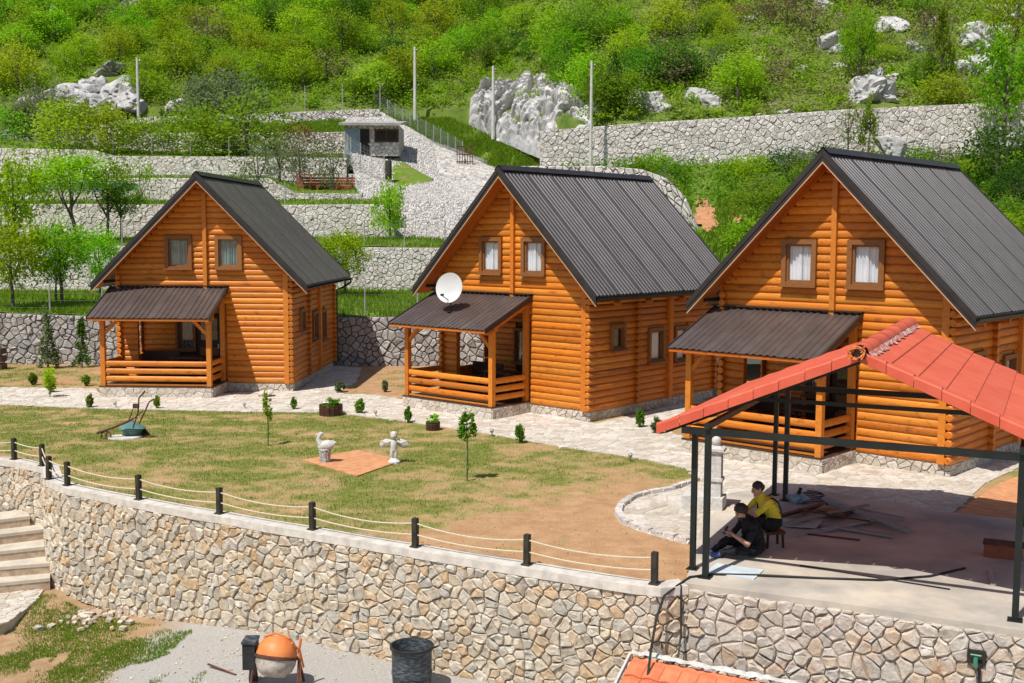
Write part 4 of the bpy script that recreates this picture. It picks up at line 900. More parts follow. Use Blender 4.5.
# black hose over the slab and down the wall
hp_ = [slabpt(965, 568, ZS+.02), slabpt(930, 576, ZS+.02), slabpt(880, 580, ZS+.02), slabpt(820, 578, ZS+.02), slabpt(760, 575, ZS+.03), slabpt(712, 574, ZS+.02), slabpt(690, 577, .07)]
q0 = Vector((2.55, 16.95, .03)); hp_ += [q0, aty(664, 596, 16.78), aty(656, 620, 16.62), aty(651, 650, 16.4), aty(646, 690, 16.1), aty(640, 720, 15.9)]
tag(MB().tube(hp_, .02, 6).build('hose', 'rubber', None, True), 'black hose running over the slab and curving down the wall', 'hose')
hp_ = [aty(681, 585, 16.95), aty(681, 610, 16.88), aty(681, 635, 16.84), aty(678, 656, 16.7), aty(668, 672, 16.4), aty(663, 690, 16.1)]
tag(MB().tube(hp_, .016, 6).build('cable', 'rubber', None, True), 'thin black cable hanging straight down the wall beside the hose', 'cable')
board('cable', 'thin black rod lying along the edge of the pavilion shade', 'rod', (800, 566), (950, 590), .025, .02, 'rubber')
# green tap box in the platform wall
p = aty(976, 649, 15.0); f, L, hav = wall_map(SLAB, [-2.1]*len(SLAB), [-.1]*len(SLAB)); wd = (Vector((6.99, 14.93, 0))-Vector((4.82, 16.1, 0))).normalized(); wn = Vector((wd.y, -wd.x, 0))
s_ = min(range(0, 660), key=lambda q: (f(q/100, 0, 0).xy-p.xy).length)/100; p = f(s_, 0, .05); p.z = -.38
tt = thing('wall_tap', 'green water tap in a dark recess of the wall, pipe below', 'tap', p, math.atan2(wd.y, wd.x)); MB().box((0, -.0, 0), (.24, .09, .19)).build('recess_box', 'dark', tt); mb = MB(); mb.tube([(0, -.03, .0), (0, -.15, .0), (.01, -.17, -.09)], .032, 8); mb.tube([(-.07, -.1, .05), (.07, -.1, .05)], .014, 6); mb.build('tap_body', 'greenpipe', tt, True); MB().tube([(.05, -.08, -.09), (.06, -.08, -.9)], .022, 6).build('pipe', 'rubber', tt, True)

# ---- garden pillar on the plaza
p = atz(709, 508, .03); t = thing('garden_pillar', 'white cast stone pillar with a ball on top on the plaza', 'pillar', p, R(-20))
MB().box((-.1, 0, .13), (.8, .5, .26)).build('base', 'whitestone', t); sh = MB().box((.12, 0, .7), (.24, .24, .88)).build('shaft', 'whitestone', t)
MB().box((.12, 0, .60), (.30, .30, .06)).build('band', 'whitestone', sh)
cp = MB(); cp.lathe([(.17, 1.12), (.25, 1.17), (.25, 1.22), (.11, 1.27)], 4, (.12, 0, 0), Matrix.Rotation(math.pi/4, 3, 'Z')); cp.build('cap', 'whitestone', t); MB().ell((.12, 0, 1.35), (.1, .1, .1), 14).build('ball', 'whitestone', t, True)

# ================================================================== PEOPLE
def person(name, label, S, J, cols, hairc, facing, extra):
    """J: joints in metres, x forward, y to the person's left, z up, from the seat point; body becomes one continuous surface"""
    mb = MB(); bones = []
    def limb(a, b, ra, rb, tagc, n=10):
        A, B = Vector(a), Vector(b); mb.tube([A, A.lerp(B, .3), A.lerp(B, .7), B], [ra, ra*1.04, (ra*.35+rb*.65), rb], n); mb.ell(A, (ra,)*3, 10); mb.ell(B, (rb,)*3, 10); bones.append((A, B, tagc))
    V = lambda k: Vector(J[k]); pel, che, nek, head = V('pelvis'), V('chest'), V('neck'), V('head')
    mid = pel.lerp(che, .5)+Vector((-.03, 0, 0)); up = (che-pel).normalized()
    # torso as stacked wide rings
    def ring(c, rx, ry, nxt): return c, rx, ry
    seq = [(pel-up*.06, .12, .15), (pel, .145, .18), (mid, .12, .155), (che, .135, .185), (che.lerp(nek, .55), .11, .19), (nek-up*.01, .06, .075)]
    vs = []; n_ = 16; side = Vector((0, 1, 0))
    for c, rx, ry in seq:
        fw = side.cross(up).normalized()
        vs += [c+fw*rx*math.cos(2*math.pi*i/n_)+side*ry*math.sin(2*math.pi*i/n_) for i in range(n_)]
    mb.add(vs, [(r*n_+i, r*n_+(i+1) % n_, (r+1)*n_+(i+1) % n_, (r+1)*n_+i) for r in range(5) for i in range(n_)]+[tuple(range(n_-1, -1, -1)), tuple(5*n_+i for i in range(n_))])
    bones += [(pel, mid, 'legs'), (mid+up*.02, che, 'shirt'), (che, nek-up*.04, 'shirt')]
    limb(nek-up*.03, head+Vector((-.025, 0, -.07)), .056, .052, 'skin'); bones.append((head, head+Vector((0, 0, .02)), 'skin'))
    hf = Vector((math.cos(J['nod']), 0, -math.sin(J['nod']))); hu = Vector((math.sin(J['nod']), 0, math.cos(J['nod']))); HM = Matrix((hf, side, hu)).transposed()
    H_ = lambda x, y, z: head+HM @ Vector((x, y, z))
    mb.ell(H_(-.012, 0, .028), (.098, .077, .098), 16, HM); mb.ell(H_(.03, 0, -.045), (.066, .056, .07), 12, HM)     # cranium, jaw
    mb.ell(H_(.075, 0, -.092), (.028, .03, .022), 8, HM); mb.ell(H_(.102, 0, -.012), (.022, .014, .026), 8, HM); mb.ell(H_(.088, 0, .016), (.018, .013, .03), 8, HM)   # chin, nose
    mb.ell(H_(.083, 0, .032), (.016, .05, .012), 8, HM); mb.ell(H_(.084, 0, -.052), (.014, .028, .011), 8, HM)   # brow, lips
    for s in (-1, 1): mb.ell(H_(-.008, s*.078, -.005), (.02, .011, .032), 8, HM)
    for s, sd in ((1, 'L'), (-1, 'R')):
        sh, el, wr, hd = V('sh'+sd), V('el'+sd), V('wr'+sd), V('hd'+sd)
        limb(sh, sh.lerp(el, .62), .06, .052, 'shirt'); limb(sh.lerp(el, .62), el, .045, .041, 'skin'); limb(el, wr, .041, .028, 'skin')
        d = (hd-wr).normalized(); M = d.to_track_quat('X', 'Z').to_matrix(); mb.ell(wr+d*.045, (.05, .038, .018), 10, M); bones.append((wr, hd+d*.08, 'skin'))
        for q, (yy, ln) in enumerate(((-.027, .062), (-.009, .072), (.009, .068), (.026, .054))):
            a = wr+M @ Vector((.08, yy, 0)); b = a+M @ Vector((ln*.5, yy*.1, -.012)); c_ = b+M @ Vector((ln*.32, 0, -.03)); mb.tube([a-d*.02, a, b, c_], [.0105, .0105, .0095, .008], 7)
        a = wr+M @ Vector((.03, s*-.034, 0)); mb.tube([a, a+M @ Vector((.03, s*-.022, -.012)), a+M @ Vector((.06, s*-.02, -.026))], [.0125, .0115, .009], 7)
        hi, kn, an, to = V('hi'+sd), V('kn'+sd), V('an'+sd), V('to'+sd)
        limb(hi, kn, .088, .062, 'legs'); limb(kn, an, .062, .043, 'legs'); bones.append((an, to, 'shoe'))
        limb(an+Vector((0, 0, -.02)), to, .043, .036, 'shoe')
    me = mb.mesh(name); o = link(name, me); mo = o.modifiers.new('r', 'REMESH'); mo.mode = 'VOXEL'; mo.voxel_size = .0085; sm = o.modifiers.new('s', 'SMOOTH'); sm.iterations = 3; sm.factor = .5
    dg = bpy.context.evaluated_depsgraph_get(); nm = bpy.data.meshes.new_from_object(o.evaluated_get(dg)); o.modifiers.clear(); o.data = nm; bpy.data.meshes.remove(me)
    nm.materials.clear(); keys = ['skin', 'shirt', 'legs', 'shoe']
    for k in keys: nm.materials.append(MT[cols[k]])
    Pn = np.empty(len(nm.polygons)*3, np.float32); nm.polygons.foreach_get('center', Pn); Pn = Pn.reshape(-1, 3); best = np.full(len(Pn), 1e9); mi = np.zeros(len(Pn), np.int32)
    for A, B, k in bones:
        A, B = np.array(A), np.array(B); ab = B-A; tt = np.clip(((Pn-A) @ ab)/max(1e-9, ab @ ab), 0, 1); d = np.linalg.norm(Pn-(A+tt[:, None]*ab), axis=1)
        if k == 'shirt': d -= .06
        if k == 'legs': d -= .03
        w = d < best; best[w] = d[w]; mi[w] = keys.index(k)
    vc = np.empty(len(nm.vertices)*3, np.float32); nm.vertices.foreach_get('co', vc); vn = np.empty(len(nm.vertices)*3, np.float32); nm.vertices.foreach_get('normal', vn); vc, vn = vc.reshape(-1, 3), vn.reshape(-1, 3)
    cl_ = np.zeros(len(vc)); lp = np.empty(len(nm.loops), np.int32); nm.loops.foreach_get('vertex_index', lp); tot = np.diff(np.append([p.loop_start for p in nm.polygons], len(lp))); cl_[lp] = np.repeat(np.isin(mi, (1, 2)), tot)
    fold = np.abs(fbm(vc[:, 0]*11+vc[:, 2]*6, vc[:, 1]*9-vc[:, 2]*15, 5, 3)-.5)*2; nm.vertices.foreach_set('co', (vc+vn*(cl_*(.012-.034*fold))[:, None]).astype(np.float32).ravel())
    nm.polygons.foreach_set('material_index', mi); nm.polygons.foreach_set('use_smooth', np.ones(len(mi), bool)); nm.update()
    # hair, eyes
    mb = MB(); hl = extra.get('hair', .012)
    rg = random.Random(4); m_ = 20; kk = 10
    vs = []; fs = []
    for i in range(kk+1):
        th = math.pi*.68*i/kk
        for j in range(m_):
            ph = 2*math.pi*j/m_; front = max(0, math.cos(ph)); lim = th*(1-.42*front); r = 1+hl*5+rg.uniform(-.07, .10)
            vs.append(H_(-.014+.1*r*math.sin(lim)*math.cos(ph), .08*r*math.sin(lim)*math.sin(ph), .03+.1*r*math.cos(lim)))
    mb.add(vs, [(i*m_+j, i*m_+(j+1) % m_, (i+1)*m_+(j+1) % m_, (i+1)*m_+j) for i in range(kk) for j in range(m_)]); mb.build('hair', hairc, o, True)
    if extra.get('beard'):
        mb = MB(); mb.ell(H_(.05, 0, -.078), (.06, .058, .045), 12, HM); mb.build('beard', hairc, o, True)
    mb = MB()
    for s in (-1, 1): mb.ell(H_(.086, s*.032, .012), (.008, .012, .008), 8, HM)
    mb.build('eyes', 'dark', o, True)
    if extra.get('straps'):
        for s in (-1, 1):
            fw = side.cross(up).normalized(); pts = [pel+fw*-.16+side*s*.03+up*.04, mid-fw*.145+side*s*.06, che-fw*.155+side*s*.095, che.lerp(nek, .6)-fw*.11+side*s*.11, che.lerp(nek, .75)+fw*.02+side*s*.115, che+fw*.15+side*s*.09, mid+fw*.14+side*s*.08]
            m2 = MB()
            for a, b in zip(pts, pts[1:]): m2.bar(a, b, .035, .014, up=tuple((a-mid).normalized()))
            m2.build('strap', 'blackcloth', o)
    o.location = S; o.scale = (1.06,)*3; o.rotation_euler.z = facing; tag(o, label, 'person'); return o
SA = atz(756, 554, ZS)+Vector((0, 0, .0)); FA = math.pi+R(14)
JA = dict(pelvis=(0, 0, .13), chest=(.09, 0, .44), neck=(.17, 0, .60), head=(.27, 0, .70), nod=.5,
 shL=(.12, .19, .53), elL=(.27, .25, .24), wrL=(.46, .13, .37), hdL=(.52, .07, .42), shR=(.12, -.19, .53), elR=(.30, -.25, .28), wrR=(.46, -.06, .37), hdR=(.52, -.03, .41),
 hiL=(.03, .1, .11), knL=(.43, .26, .15), anL=(.62, .07, .08), toL=(.80, .09, .06), hiR=(.03, -.1, .11), knR=(.46, -.12, .22), anR=(.66, -.12, .08), toR=(.84, -.12, .07))
pa = person('person', 'person in black T-shirt and trousers sitting on the slab looking at a phone', SA, JA, dict(skin='skin', shirt='blackcloth', legs='blackcloth', shoe='blueshoe'), 'hair', FA, dict(hair=.03, beard=True))
rot = Matrix.Rotation(FA, 3, 'Z'); ph = SA+rot @ Vector((.575, .02, .455)); mb = MB(); mb.box((0, 0, 0), (.012, .075, .15)); o = mb.build('phone', 'rubber', None, loc=ph); o.rotation_euler = (0, R(-28), FA); tag(o, 'black phone held by the man in black', 'phone'); 
SB = atz(774, 548, ZS)+Vector((0, .12, .29)); FB = math.pi+R(8)
JB = dict(pelvis=(0, 0, .12), chest=(.10, 0, .42), neck=(.19, 0, .57), head=(.27, 0, .68), nod=.25,
 shL=(.14, .19, .50), elL=(.38, .2, .30), wrL=(.56, .12, .40), hdL=(.62, .08, .43), shR=(.14, -.19, .50), elR=(.40, -.2, .30), wrR=(.55, -.1, .42), hdR=(.6, -.04, .45),
 hiL=(.02, .1, .10), knL=(.42, .17, .20), anL=(.40, .16, -.20), toL=(.56, .18, -.255), hiR=(.02, -.1, .10), knR=(.42, -.17, .20), anR=(.42, -.16, -.20), toR=(.58, -.18, -.255))
pb = person('person', 'person in yellow T-shirt and dark braces sitting behind the man with the phone', SB, JB, dict(skin='skin', shirt='yellowcloth', legs='blackcloth', shoe='dark'), 'hair', FB, dict(hair=.004, straps=True))
t = thing('stool', 'low dark stool under the man in yellow', 'stool', (SB.x, SB.y, ZS), FB); MB().box((0, 0, .265), (.34, .32, .045)).build('seat', 'darkwood', t)
for x in (-.13, .13):
    for y in (-.12, .12): MB().bar((x*1.1, y*1.1, 0), (x, y, .245), .035, .035).build('leg', 'darkwood', t)

# ================================================================== LAWN ORNAMENTS AND PLANTERS
# antique plough with a faded cauldron on a concrete pad
p = atz(131, 437, 0); tag(MB().lathe([(.46, -.03), (.44, .04), (.02, .045)], 18, (0, 0, 0), None, 1, .8).build('concrete_pad', 'coping', None, loc=p+Vector((-.12, -.12, 0))), 'round concrete pad under the old plough', 'concrete pad')
t = thing('cauldron', 'faded teal iron pot with a conical lid beside the plough', 'pot', p+Vector((.0, .12, .0))); t.scale = (.88, .88, .9)
MB().lathe([(.20, 0), (.26, .06), (.30, .2), (.30, .24)], 18).build('body', 'teal', t, True); MB().lathe([(.40, .23), (.41, .25), (.22, .36), (.07, .42), (.05, .46), (.01, .47)], 18).build('lid', 'teal', t, True)
t = thing('plough', 'rusty antique hand plough with a small wheel on the lawn', 'plough', p+Vector((.05, .25, .0)))
q = lambda px, py: aty(px, py, p.y-.3)-(p+Vector((.05, .25, 0)))
MB().tube([q(97, 433), q(115, 427), q(133, 419)], .032, 6).build('beam', 'rust', t); MB().tube([q(133, 428), q(138, 412), q(139, 398), q(145, 391)], .022, 6).build('handle', 'rust', t, True); MB().tube([q(139, 424), q(146, 409), q(149, 402), q(154, 399)], .022, 6).build('handle', 'rust', t, True)
MB().tube([q(129, 420), q(133, 409)], .016, 6).build('brace', 'rust', t); MB().tube([q(133, 419), q(143, 411)], .016, 6).build('brace', 'rust', t)
wc = q(106, 436); mb = MB(); mb.tube([wc+Vector((.13*math.cos(a*.5236), 0, .13*math.sin(a*.5236))) for a in range(13)], .018, 6); wh = mb.build('wheel', 'rust', t)
for a in range(3): MB().tube([wc+Vector((.12*math.cos(a*1.047), 0, .12*math.sin(a*1.047))), wc-Vector((.12*math.cos(a*1.047), 0, .12*math.sin(a*1.047)))], .01, 5).build('spoke', 'rust', wh)
MB().tube([q(106, 436), q(107, 430)], .014, 5).build('fork', 'rust', t); mb = MB(); q2 = lambda px, py: aty(px, py, p.y+.38)-(p+Vector((.05, .25, 0))); a, b, c_ = q2(136, 427), q2(142, 425), q2(149, 435); mb.add([a, b, c_, q2(140, 437), a+Vector((0, .05, 0)), b+Vector((0, .05, 0)), c_+Vector((0, .12, 0)), q2(140, 437)+Vector((0, .1, 0))], [(0, 1, 2, 3), (7, 6, 5, 4), (0, 4, 5, 1), (1, 5, 6, 2), (2, 6, 7, 3), (3, 7, 4, 0)]); mb.build('ploughshare', 'rust', t)
MB().box(q(136, 406), (.14, .1, .12)).build('clamp', 'rust', t)
# white stork planter
p = atz(325, 463, .0); t = thing('bird_statue', 'white stone bird on a carved stump beside the sand square', 'statue', p)
MB().lathe([(.13, 0), (.125, .05), (.135, .18), (.15, .3), (.16, .33), (.13, .35)], 14).build('stump', 'mottled', t)
mb = MB(); mb.ell((.03, 0, .42), (.21, .12, .13), 14, Matrix.Rotation(-.25, 3, 'Y')); mb.tube([(-.09, 0, .46), (-.15, 0, .56), (-.13, 0, .65), (-.08, 0, .695)], [.085, .058, .045, .05], 10); mb.ell((-.085, 0, .70), (.062, .046, .046), 10); mb.tube([(-.13, 0, .70), (-.19, 0, .68), (-.22, 0, .65)], [.026, .018, .006], 6); mb.tube([(.18, 0, .46), (.27, 0, .50)], [.06, .012], 8); bd = mb.build('bird_body', 'whitestone', t, True)
for s in (-1, 1): mb = MB(); mb.ell((.09, s*.1, .44), (.17, .03, .09), 10, Matrix.Rotation(-.2, 3, 'Y')); mb.build('wing', 'whitestone', bd, True)
# cherub statue with spread arms
p = atz(394, 463, .0); t = thing('cherub_statue', 'white cherub statue with arms spread wide beside the sand square', 'statue', p)
MB().lathe([(.15, 0), (.15, .05), (.10, .09), (.08, .12)], 12).build('base', 'white', t)
mb = MB(); mb.tube([(0, 0, .30), (0, 0, .40), (0, 0, .52), (0, 0, .58)], [.075, .08, .085, .04], 10)
for s in (-1, 1):
    mb.tube([(s*.035, 0, .32), (s*.05, -.03, .22), (s*.045, 0, .11)], [.05, .042, .03], 8); mb.tube([(s*.07, 0, .53), (s*.17, -.03, .49), (s*.27, -.02, .52)], [.038, .032, .024], 8); mb.ell((s*.29, -.02, .525), (.03, .025, .025), 8)
mb.ell((0, -.01, .66), (.085, .085, .095), 14); mb.ell((0, -.095, .655), (.016, .02, .018), 6); mb.ell((0, 0, .715), (.085, .085, .05), 12)
b = mb.build('figure', 'whitestone', t, True)
for s in (-1, 1): mb = MB(); mb.ell((s*.2, .07, .46), (.16, .03, .1), 10, Matrix.Rotation(s*.4, 3, 'Y')); mb.build('wing', 'whitestone', t, True)
def shrub_mesh(name, r, h, n, seed, shape='column', leaf=.04): return crown_mesh(name, r, h*.52, h*.47, n, leaf, 70, seed, shape, .2, .11)
SM = [shrub_mesh('conifer_foliage', .15, .58, 1500, 50+i, 'round', .032) for i in range(3)]
STEM = MB().tube([(0, 0, -.05), (0, 0, .3)], .02, 6).mesh('stem')
for m_ in SM: m_.materials.append(LEAF['mid'])
STEM.materials.append(MT['bark'])
def shrub(px, py, label, s=1, sx=1, mat=None, kind=0, group='small clipped shrubs along the path', h=None):
    p = atz(px, py, .0); t = thing('small_shrub', label, 'shrub', p, random.uniform(0, 6), group); o = link('foliage', SM[kind % 3], None, t); o.scale = (s*sx, s*sx, s); o2 = link('stem', STEM, None, t); o2.scale = (s,)*3
    if mat: o.data = o.data.copy(); o.data.materials.clear(); o.data.materials.append(LEAF[mat])
for i, a in enumerate([(33, 385, 'small shrub in bare earth, farthest left on the path', .8, 1.2), (51, 393, 'bright shrub below the little orchard sapling, by the path', 1.0, 1.1, 'bright'), (86, 386, 'small shrub beside the left porch post of the far left cabin', .75, 1.3), (90, 408, 'shrub on the lawn edge in front of the left porch post', .8, .9), (157, 409, 'narrow shrub on the lawn edge behind the plough handles', .75, .85), (294, 410, 'narrow shrub left of the round wooden planter', .75, .85), (360, 414, 'shrub right of the round wooden planter', .85, 1.1), (408, 423, 'narrow shrub left of the small square planter', .85, .85), (520, 443, 'shrub on the lawn edge before the middle cabin wall', .9, .9), (640, 428, 'shrub by the side wall of the middle cabin', .95, .9), (657, 434, 'loose shrub nearest the pavilion roof tip', .8, 1.4, 'olive'), (340, 392, 'loose pale shrub in the earth bed right of the far left cabin', .65, 1.9, 'olive'), (385, 392, 'small sparse shrub left of the dish cabin porch', .75, 1.0, 'olive')]):
    shrub(a[0], a[1], a[2], a[3], a[4], a[5] if len(a) > 5 else None, i)
# tall young conifers and saplings against the grey wall
CM = [crown_mesh('young_conifer_foliage', .45, .95, .85, 1500, .06, 34, 60+i, 'cone', .1, .13) for i in range(2)]
for i, (px, py, Y, s, mat, lab) in enumerate([(82, 364, 45.3, 1.0, 'dark', 'young dark conifer against the grey wall by the left porch'), (48, 366, 44.8, 1.2, 'olive', 'young feathery conifer against the grey wall, left of the dark one')]):
    p = atz(px, py, 0); p = Vector((p.x*Y/p.y, Y, 0)); t = thing('young_conifer', lab, 'conifer', p); m2 = CM[i]; m2.materials.append(LEAF[mat]); o = link('foliage', m2, None, t); o.scale = (s*.9, s*.9, s); MB().tube([(0, 0, -.1), (0, 0, 1.4)], [.04, .015], 6).build('trunk', 'bark', t)
def sapling(px, py, label, hh, cr, cz, mat, n=420, leaf=.055, seed=0):
    p = atz(px, py, 0); t = thing('sapling', label, 'young tree', p); MB().tube([(0, 0, -.05), (.012, 0, hh*.4), (-.01, .01, hh*.75), (0, 0, hh)], [.018, .016, .012, .006], 6).build('trunk', 'bark', t)
    me = crown_mesh('sapling_foliage', cr, cz, (hh-cz)*1.05, n, leaf, 14, seed); me.materials.append(LEAF[mat]); link('foliage', me, None, t)
    m2 = crown_mesh('low_shoots', .06, hh*.22, .14, 26, .035, 6, seed+1); m2.materials.append(LEAF[mat]); link('low_shoots', m2, None, t)
sapling(467, 481, 'slim young tree on the lawn with leaves only at the top', 1.5, .17, 1.2, 'mid', 380, .06, 3)
sapling(268, 446, 'slim young tree on the lawn in front of the far left cabin', 1.45, .11, 1.05, 'bright', 260, .05, 5)
sapling(50, 398, 'small bright sapling beside the path, left of the far left cabin', 1.0, .2, .7, 'bright', 300, .055, 8)
# planters and path lights
def ring_planter(px, py, r, h, label, mat, cat='planter'):
    p = atz(px, py, .0); t = thing('wooden_planter', label, cat, p); n_ = 14
    for i in range(n_): a = 2*math.pi*i/n_; MB().box((r*math.cos(a), r*math.sin(a), h/2), (.03, 2*math.pi*r/n_*.97, h), a).build('stave', 'darkwood', t)
    MB().lathe([(r-.02, h-.07), (.01, h-.06)], 14).build('soil', 'bark', t); MB().lathe([(r+.022, h*.72), (r+.022, h*.8)], 16).build('hoop', 'rust', t)
    me = crown_mesh('planter_plants', r*.8, h+.06, .13, 260, .045, 10, int(px)); me.materials.append(LEAF[mat]); link('plants', me, None, t)
ring_planter(331, 415, .33, .32, 'round wooden planter on the lawn edge before the far left cabin', 'mid'); ring_planter(433, 430, .18, .24, 'small square wooden planter with a low green plant', 'bright')
for i, (px, py, lab) in enumerate([(116, 408, 'small path light below the porch of the far left cabin'), (245, 409, 'small path light left of the sapling'), (376, 417, 'small path light between the planters'), (492, 436, 'small path light before the middle cabin porch'), (630, 461, 'small path light nearest the plaza curve')]):
    p = atz(px, py, 0); t = thing('path_light', lab, 'garden light', p, 0, 'path lights'); MB().tube([(0, 0, -.05), (0, 0, .14)], .012, 6).build('spike', 'black', t); MB().lathe([(.035, .13), (.05, .16), (.05, .22), (.03, .235)], 8, (0, 0, 0), Matrix.Rotation(.5, 3, 'X')).build('lamp_head', 'steel', t)
def rock_mesh(name, r, seed, det=3, jag=.45, flat=.7, smooth=False):
    bm = bmesh.new(); bmesh.ops.create_icosphere(bm, subdivisions=det, radius=1); rg = np.random.default_rng(seed); V = np.array([v.co for v in bm.verts]); N = rg.normal(size=(18, 3)); N /= np.linalg.norm(N, axis=1)[:, None]; D = rg.uniform(.5, .95, 18)
    s = np.min(np.where(V @ N.T > 1e-3, D/np.maximum(V @ N.T, 1e-3), 9), axis=1); s = np.minimum(s, 1.2); s *= 1+.55*jag*(fbm(V[:, 0]*2.2+V[:, 2]*1.3+seed, V[:, 1]*2.2-V[:, 2]*1.7, seed, 5)-.5)-.5*jag*np.exp(-((fbm(V[:, 0]*1.6+V[:, 2]*.5+seed*1.7, V[:, 1]*1.6+V[:, 2]*.9, seed+3, 3)-.5)/.03)**2)
    V = V*s[:, None]*np.array([r, r*.85, r*flat])
    for v, c in zip(bm.verts, V): v.co = c
    me = bpy.data.meshes.new(name); bm.to_mesh(me); bm.free(); a = me.attributes.new('rnd', 'FLOAT', 'POINT'); a.data.foreach_set('value', np.clip(fbm(V[:, 0]/r*2+seed, V[:, 1]/r*2+V[:, 2]/r*2, seed)*1.6-.3, 0, 1).astype(np.float32)); return me
p = atz(264, 394, .1); m_ = rock_mesh('boulder', .32, 5, 3, .35, .45); m_.materials.append(MT['paver']); tag(link('boulder', m_, None, None, p), 'white boulder lying on the path before the far left cabin', 'rock')

# ================================================================== LOWER YARD: mixer, barrel, shed roof, rubble
p = atz(277, 690, -2.05); t = thing('concrete_mixer', 'orange and white concrete mixer standing below the wall', 'concrete mixer', p); t.scale = (.92,)*3
TM = Matrix.Rotation(R(6), 3, 'Y') @ Matrix.Rotation(R(-16), 3, 'X'); C0 = (0, 0, .62)
dr = MB().lathe([(.05, -.36), (.20, -.34), (.31, -.24), (.355, -.12), (.362, .0)], 24, C0, TM).build('drum_bowl', 'dirtywhite', t, True)
MB().lathe([(.365, .0), (.362, .07), (.335, .18), (.27, .28), (.21, .325), (.20, .34), (.17, .32)], 24, C0, TM).build('drum_cone', 'orange', t, True)
MB().lathe([(.375, -.03), (.39, -.02), (.39, .02), (.375, .03)], 24, C0, TM).build('gear_ring', 'rust', dr, True)
mb = MB(); mb.tube([(.38, -.02, .02), (.42, 0, .45), (.40, 0, .72), (.44, 0, .95)], .025, 8); mb.tube([(.30, -.1, .9), (.42, 0, .72), (.47, .06, .40)], .02, 6); mb.tube([(-.22, 0, .98), (0, .02, 1.04), (.24, 0, .95)], .02, 8); mb.build('tilt_yoke', 'orange', t, True)
MB().box((-.47, .05, .64), (.22, .34, .46)).build('motor_housing', 'rubber', t); MB().box((-.47, .05, .9), (.25, .38, .04)).build('housing_lid', 'blackplastic', t)
for s in (-1, 1): mb = MB(); mb.tube([(s*.40, 0, .6), (s*.42, -.3, 0)], .025, 6); mb.tube([(s*.40, 0, .6), (s*.42, .34, 0)], .025, 6); mb.build('leg', 'rust', t)
MB().lathe([(.05, -.04), (.16, -.035), (.16, .035), (.05, .04)], 16, (-.5, .3, .16), Matrix.Rotation(math.pi/2, 3, 'Y')).build('wheel', 'rubber', t, True)
p = aty(412, 700, 17.9); p.z = -2.06; t = thing('barrel', 'scuffed black plastic barrel standing below the wall', 'barrel', p)
MB().lathe([(.30, 0), (.31, .05), (.325, .3), (.335, .32), (.335, .36), (.325, .38), (.33, .72), (.345, .74), (.345, .775), (.325, .78), (.315, .75), (.30, .1), (.01, .09)], 28).build('shell', 'blackplastic', t, True); MB().lathe([(.345, .74), (.362, .75), (.362, .785), (.33, .79), (.32, .76)], 28, cap=False).build('rim', 'rubber', t, True)
for (px, py, r, lab, mt) in [(39, 628, .13, 'grey stone alone on the grass left of the mixer', 'stonegrey'), (452, 690, .1, 'brown stone right of the barrel', 'stone')]:
    p = atz(px, py, -2.42 if px < 100 else -2.05); m_ = rock_mesh('loose_stone', r, int(px), 2); m_.materials.append(MT[mt]); tag(link('loose_stone', m_, None, None, p), lab, 'stone')
A, B = atz(208, 664, -2.03), atz(236, 675, -2.03); tag(MB().tube([A, B], .018, 6).build('iron_rod', 'rust', None), 'rusty iron rod on the gravel left of the mixer', 'rod')
mb = MB()
for i in range(120):
    px, py = random.gauss(82, 26), random.gauss(614, 7)
    if py < 604+max(0, (px-70)*.12): continue
    p = atz(px, py, zlow(atz(px, py, -2.2).x)+.02); mb.cur = random.random(); r = random.uniform(.03, .10); M = Matrix.Rotation(random.uniform(0, 6), 3, 'Z') @ Matrix.Rotation(random.uniform(-.5, .5), 3, 'X'); mb.box(p+Vector((0, 0, r*.2)), (r*1.6, r*1.1, r*.7), 0, M)
for i in range(1300):
    x, y = random.uniform(-7.5, 4), random.uniform(13.5, 21); 
    if y > np.interp(x, F2[:, 0], F2[:, 1])-.1: continue
    mb.cur = random.random(); r = random.uniform(.008, .035); mb.box((x, y, low_z(x, y)+r*.2), (r*1.6, r*1.2, r), random.uniform(0, 6), Matrix.Rotation(random.uniform(-.6, .6), 3, 'X'))
stuff(mb.build('rubble', 'stone'))
# shed whose tiled roof leans on the wall
t = thing('shed', 'low shed with an orange clay tile roof leaning against the wall', 'shed')
f, L, hav = wall_map(FRONT[-2:]+[(2.72, 17.02)]+SLAB[1:], [-2.1]*(len(SLAB)+2), [-.1]*(len(SLAB)+2))
TA, TB = aty(634, 655, 16.72), aty(806, 689, 15.62); d = (TB-TA).normalized(); TB = TA+d*3.2; dn = Vector((d.y, -d.x, 0)).normalized(); dn = dn+Vector((0, 0, -.36)); 
BL = 3.0; nn = d.cross(dn).normalized(); nn = nn if nn.z > 0 else -nn
mb = MB(); q = [TA, TB, TB+dn*BL, TA+dn*BL]; mb.add([v-nn*.03 for v in q]+[v-nn*.12 for v in q], [(0, 1, 2, 3), (7, 6, 5, 4), (0, 4, 5, 1), (1, 5, 6, 2), (2, 6, 7, 3), (3, 7, 4, 0)]); rf = mb.build('roof', 'claytile', t)
nt_, pr_ = 12, 7; tw, tl = (TB-TA).length/nt_, .36
tmesh = None
mb = MB(); k = 8; pts = [(tw*i/k, .035*math.sin(math.pi*i/k*1.0)**1.5+(.0 if i < k else .012)) for i in range(k+1)]
for y, up in ((0, .0), (tl*1.08, .026)): mb.add([(x, y, z+up) for x, z in pts], [])
mb.add([(x, tl*1.08, z+.026-.03) for x, z in pts], []); kk = k+1
mb.f = [(i, i+1, kk+i+1, kk+i) for i in range(k)]+[(kk+i, kk+i+1, 2*kk+i+1, 2*kk+i) for i in range(k)]
TL_ = mb.mesh('roof_tile', True, 50); TL_.materials.append(MT['claytile'])
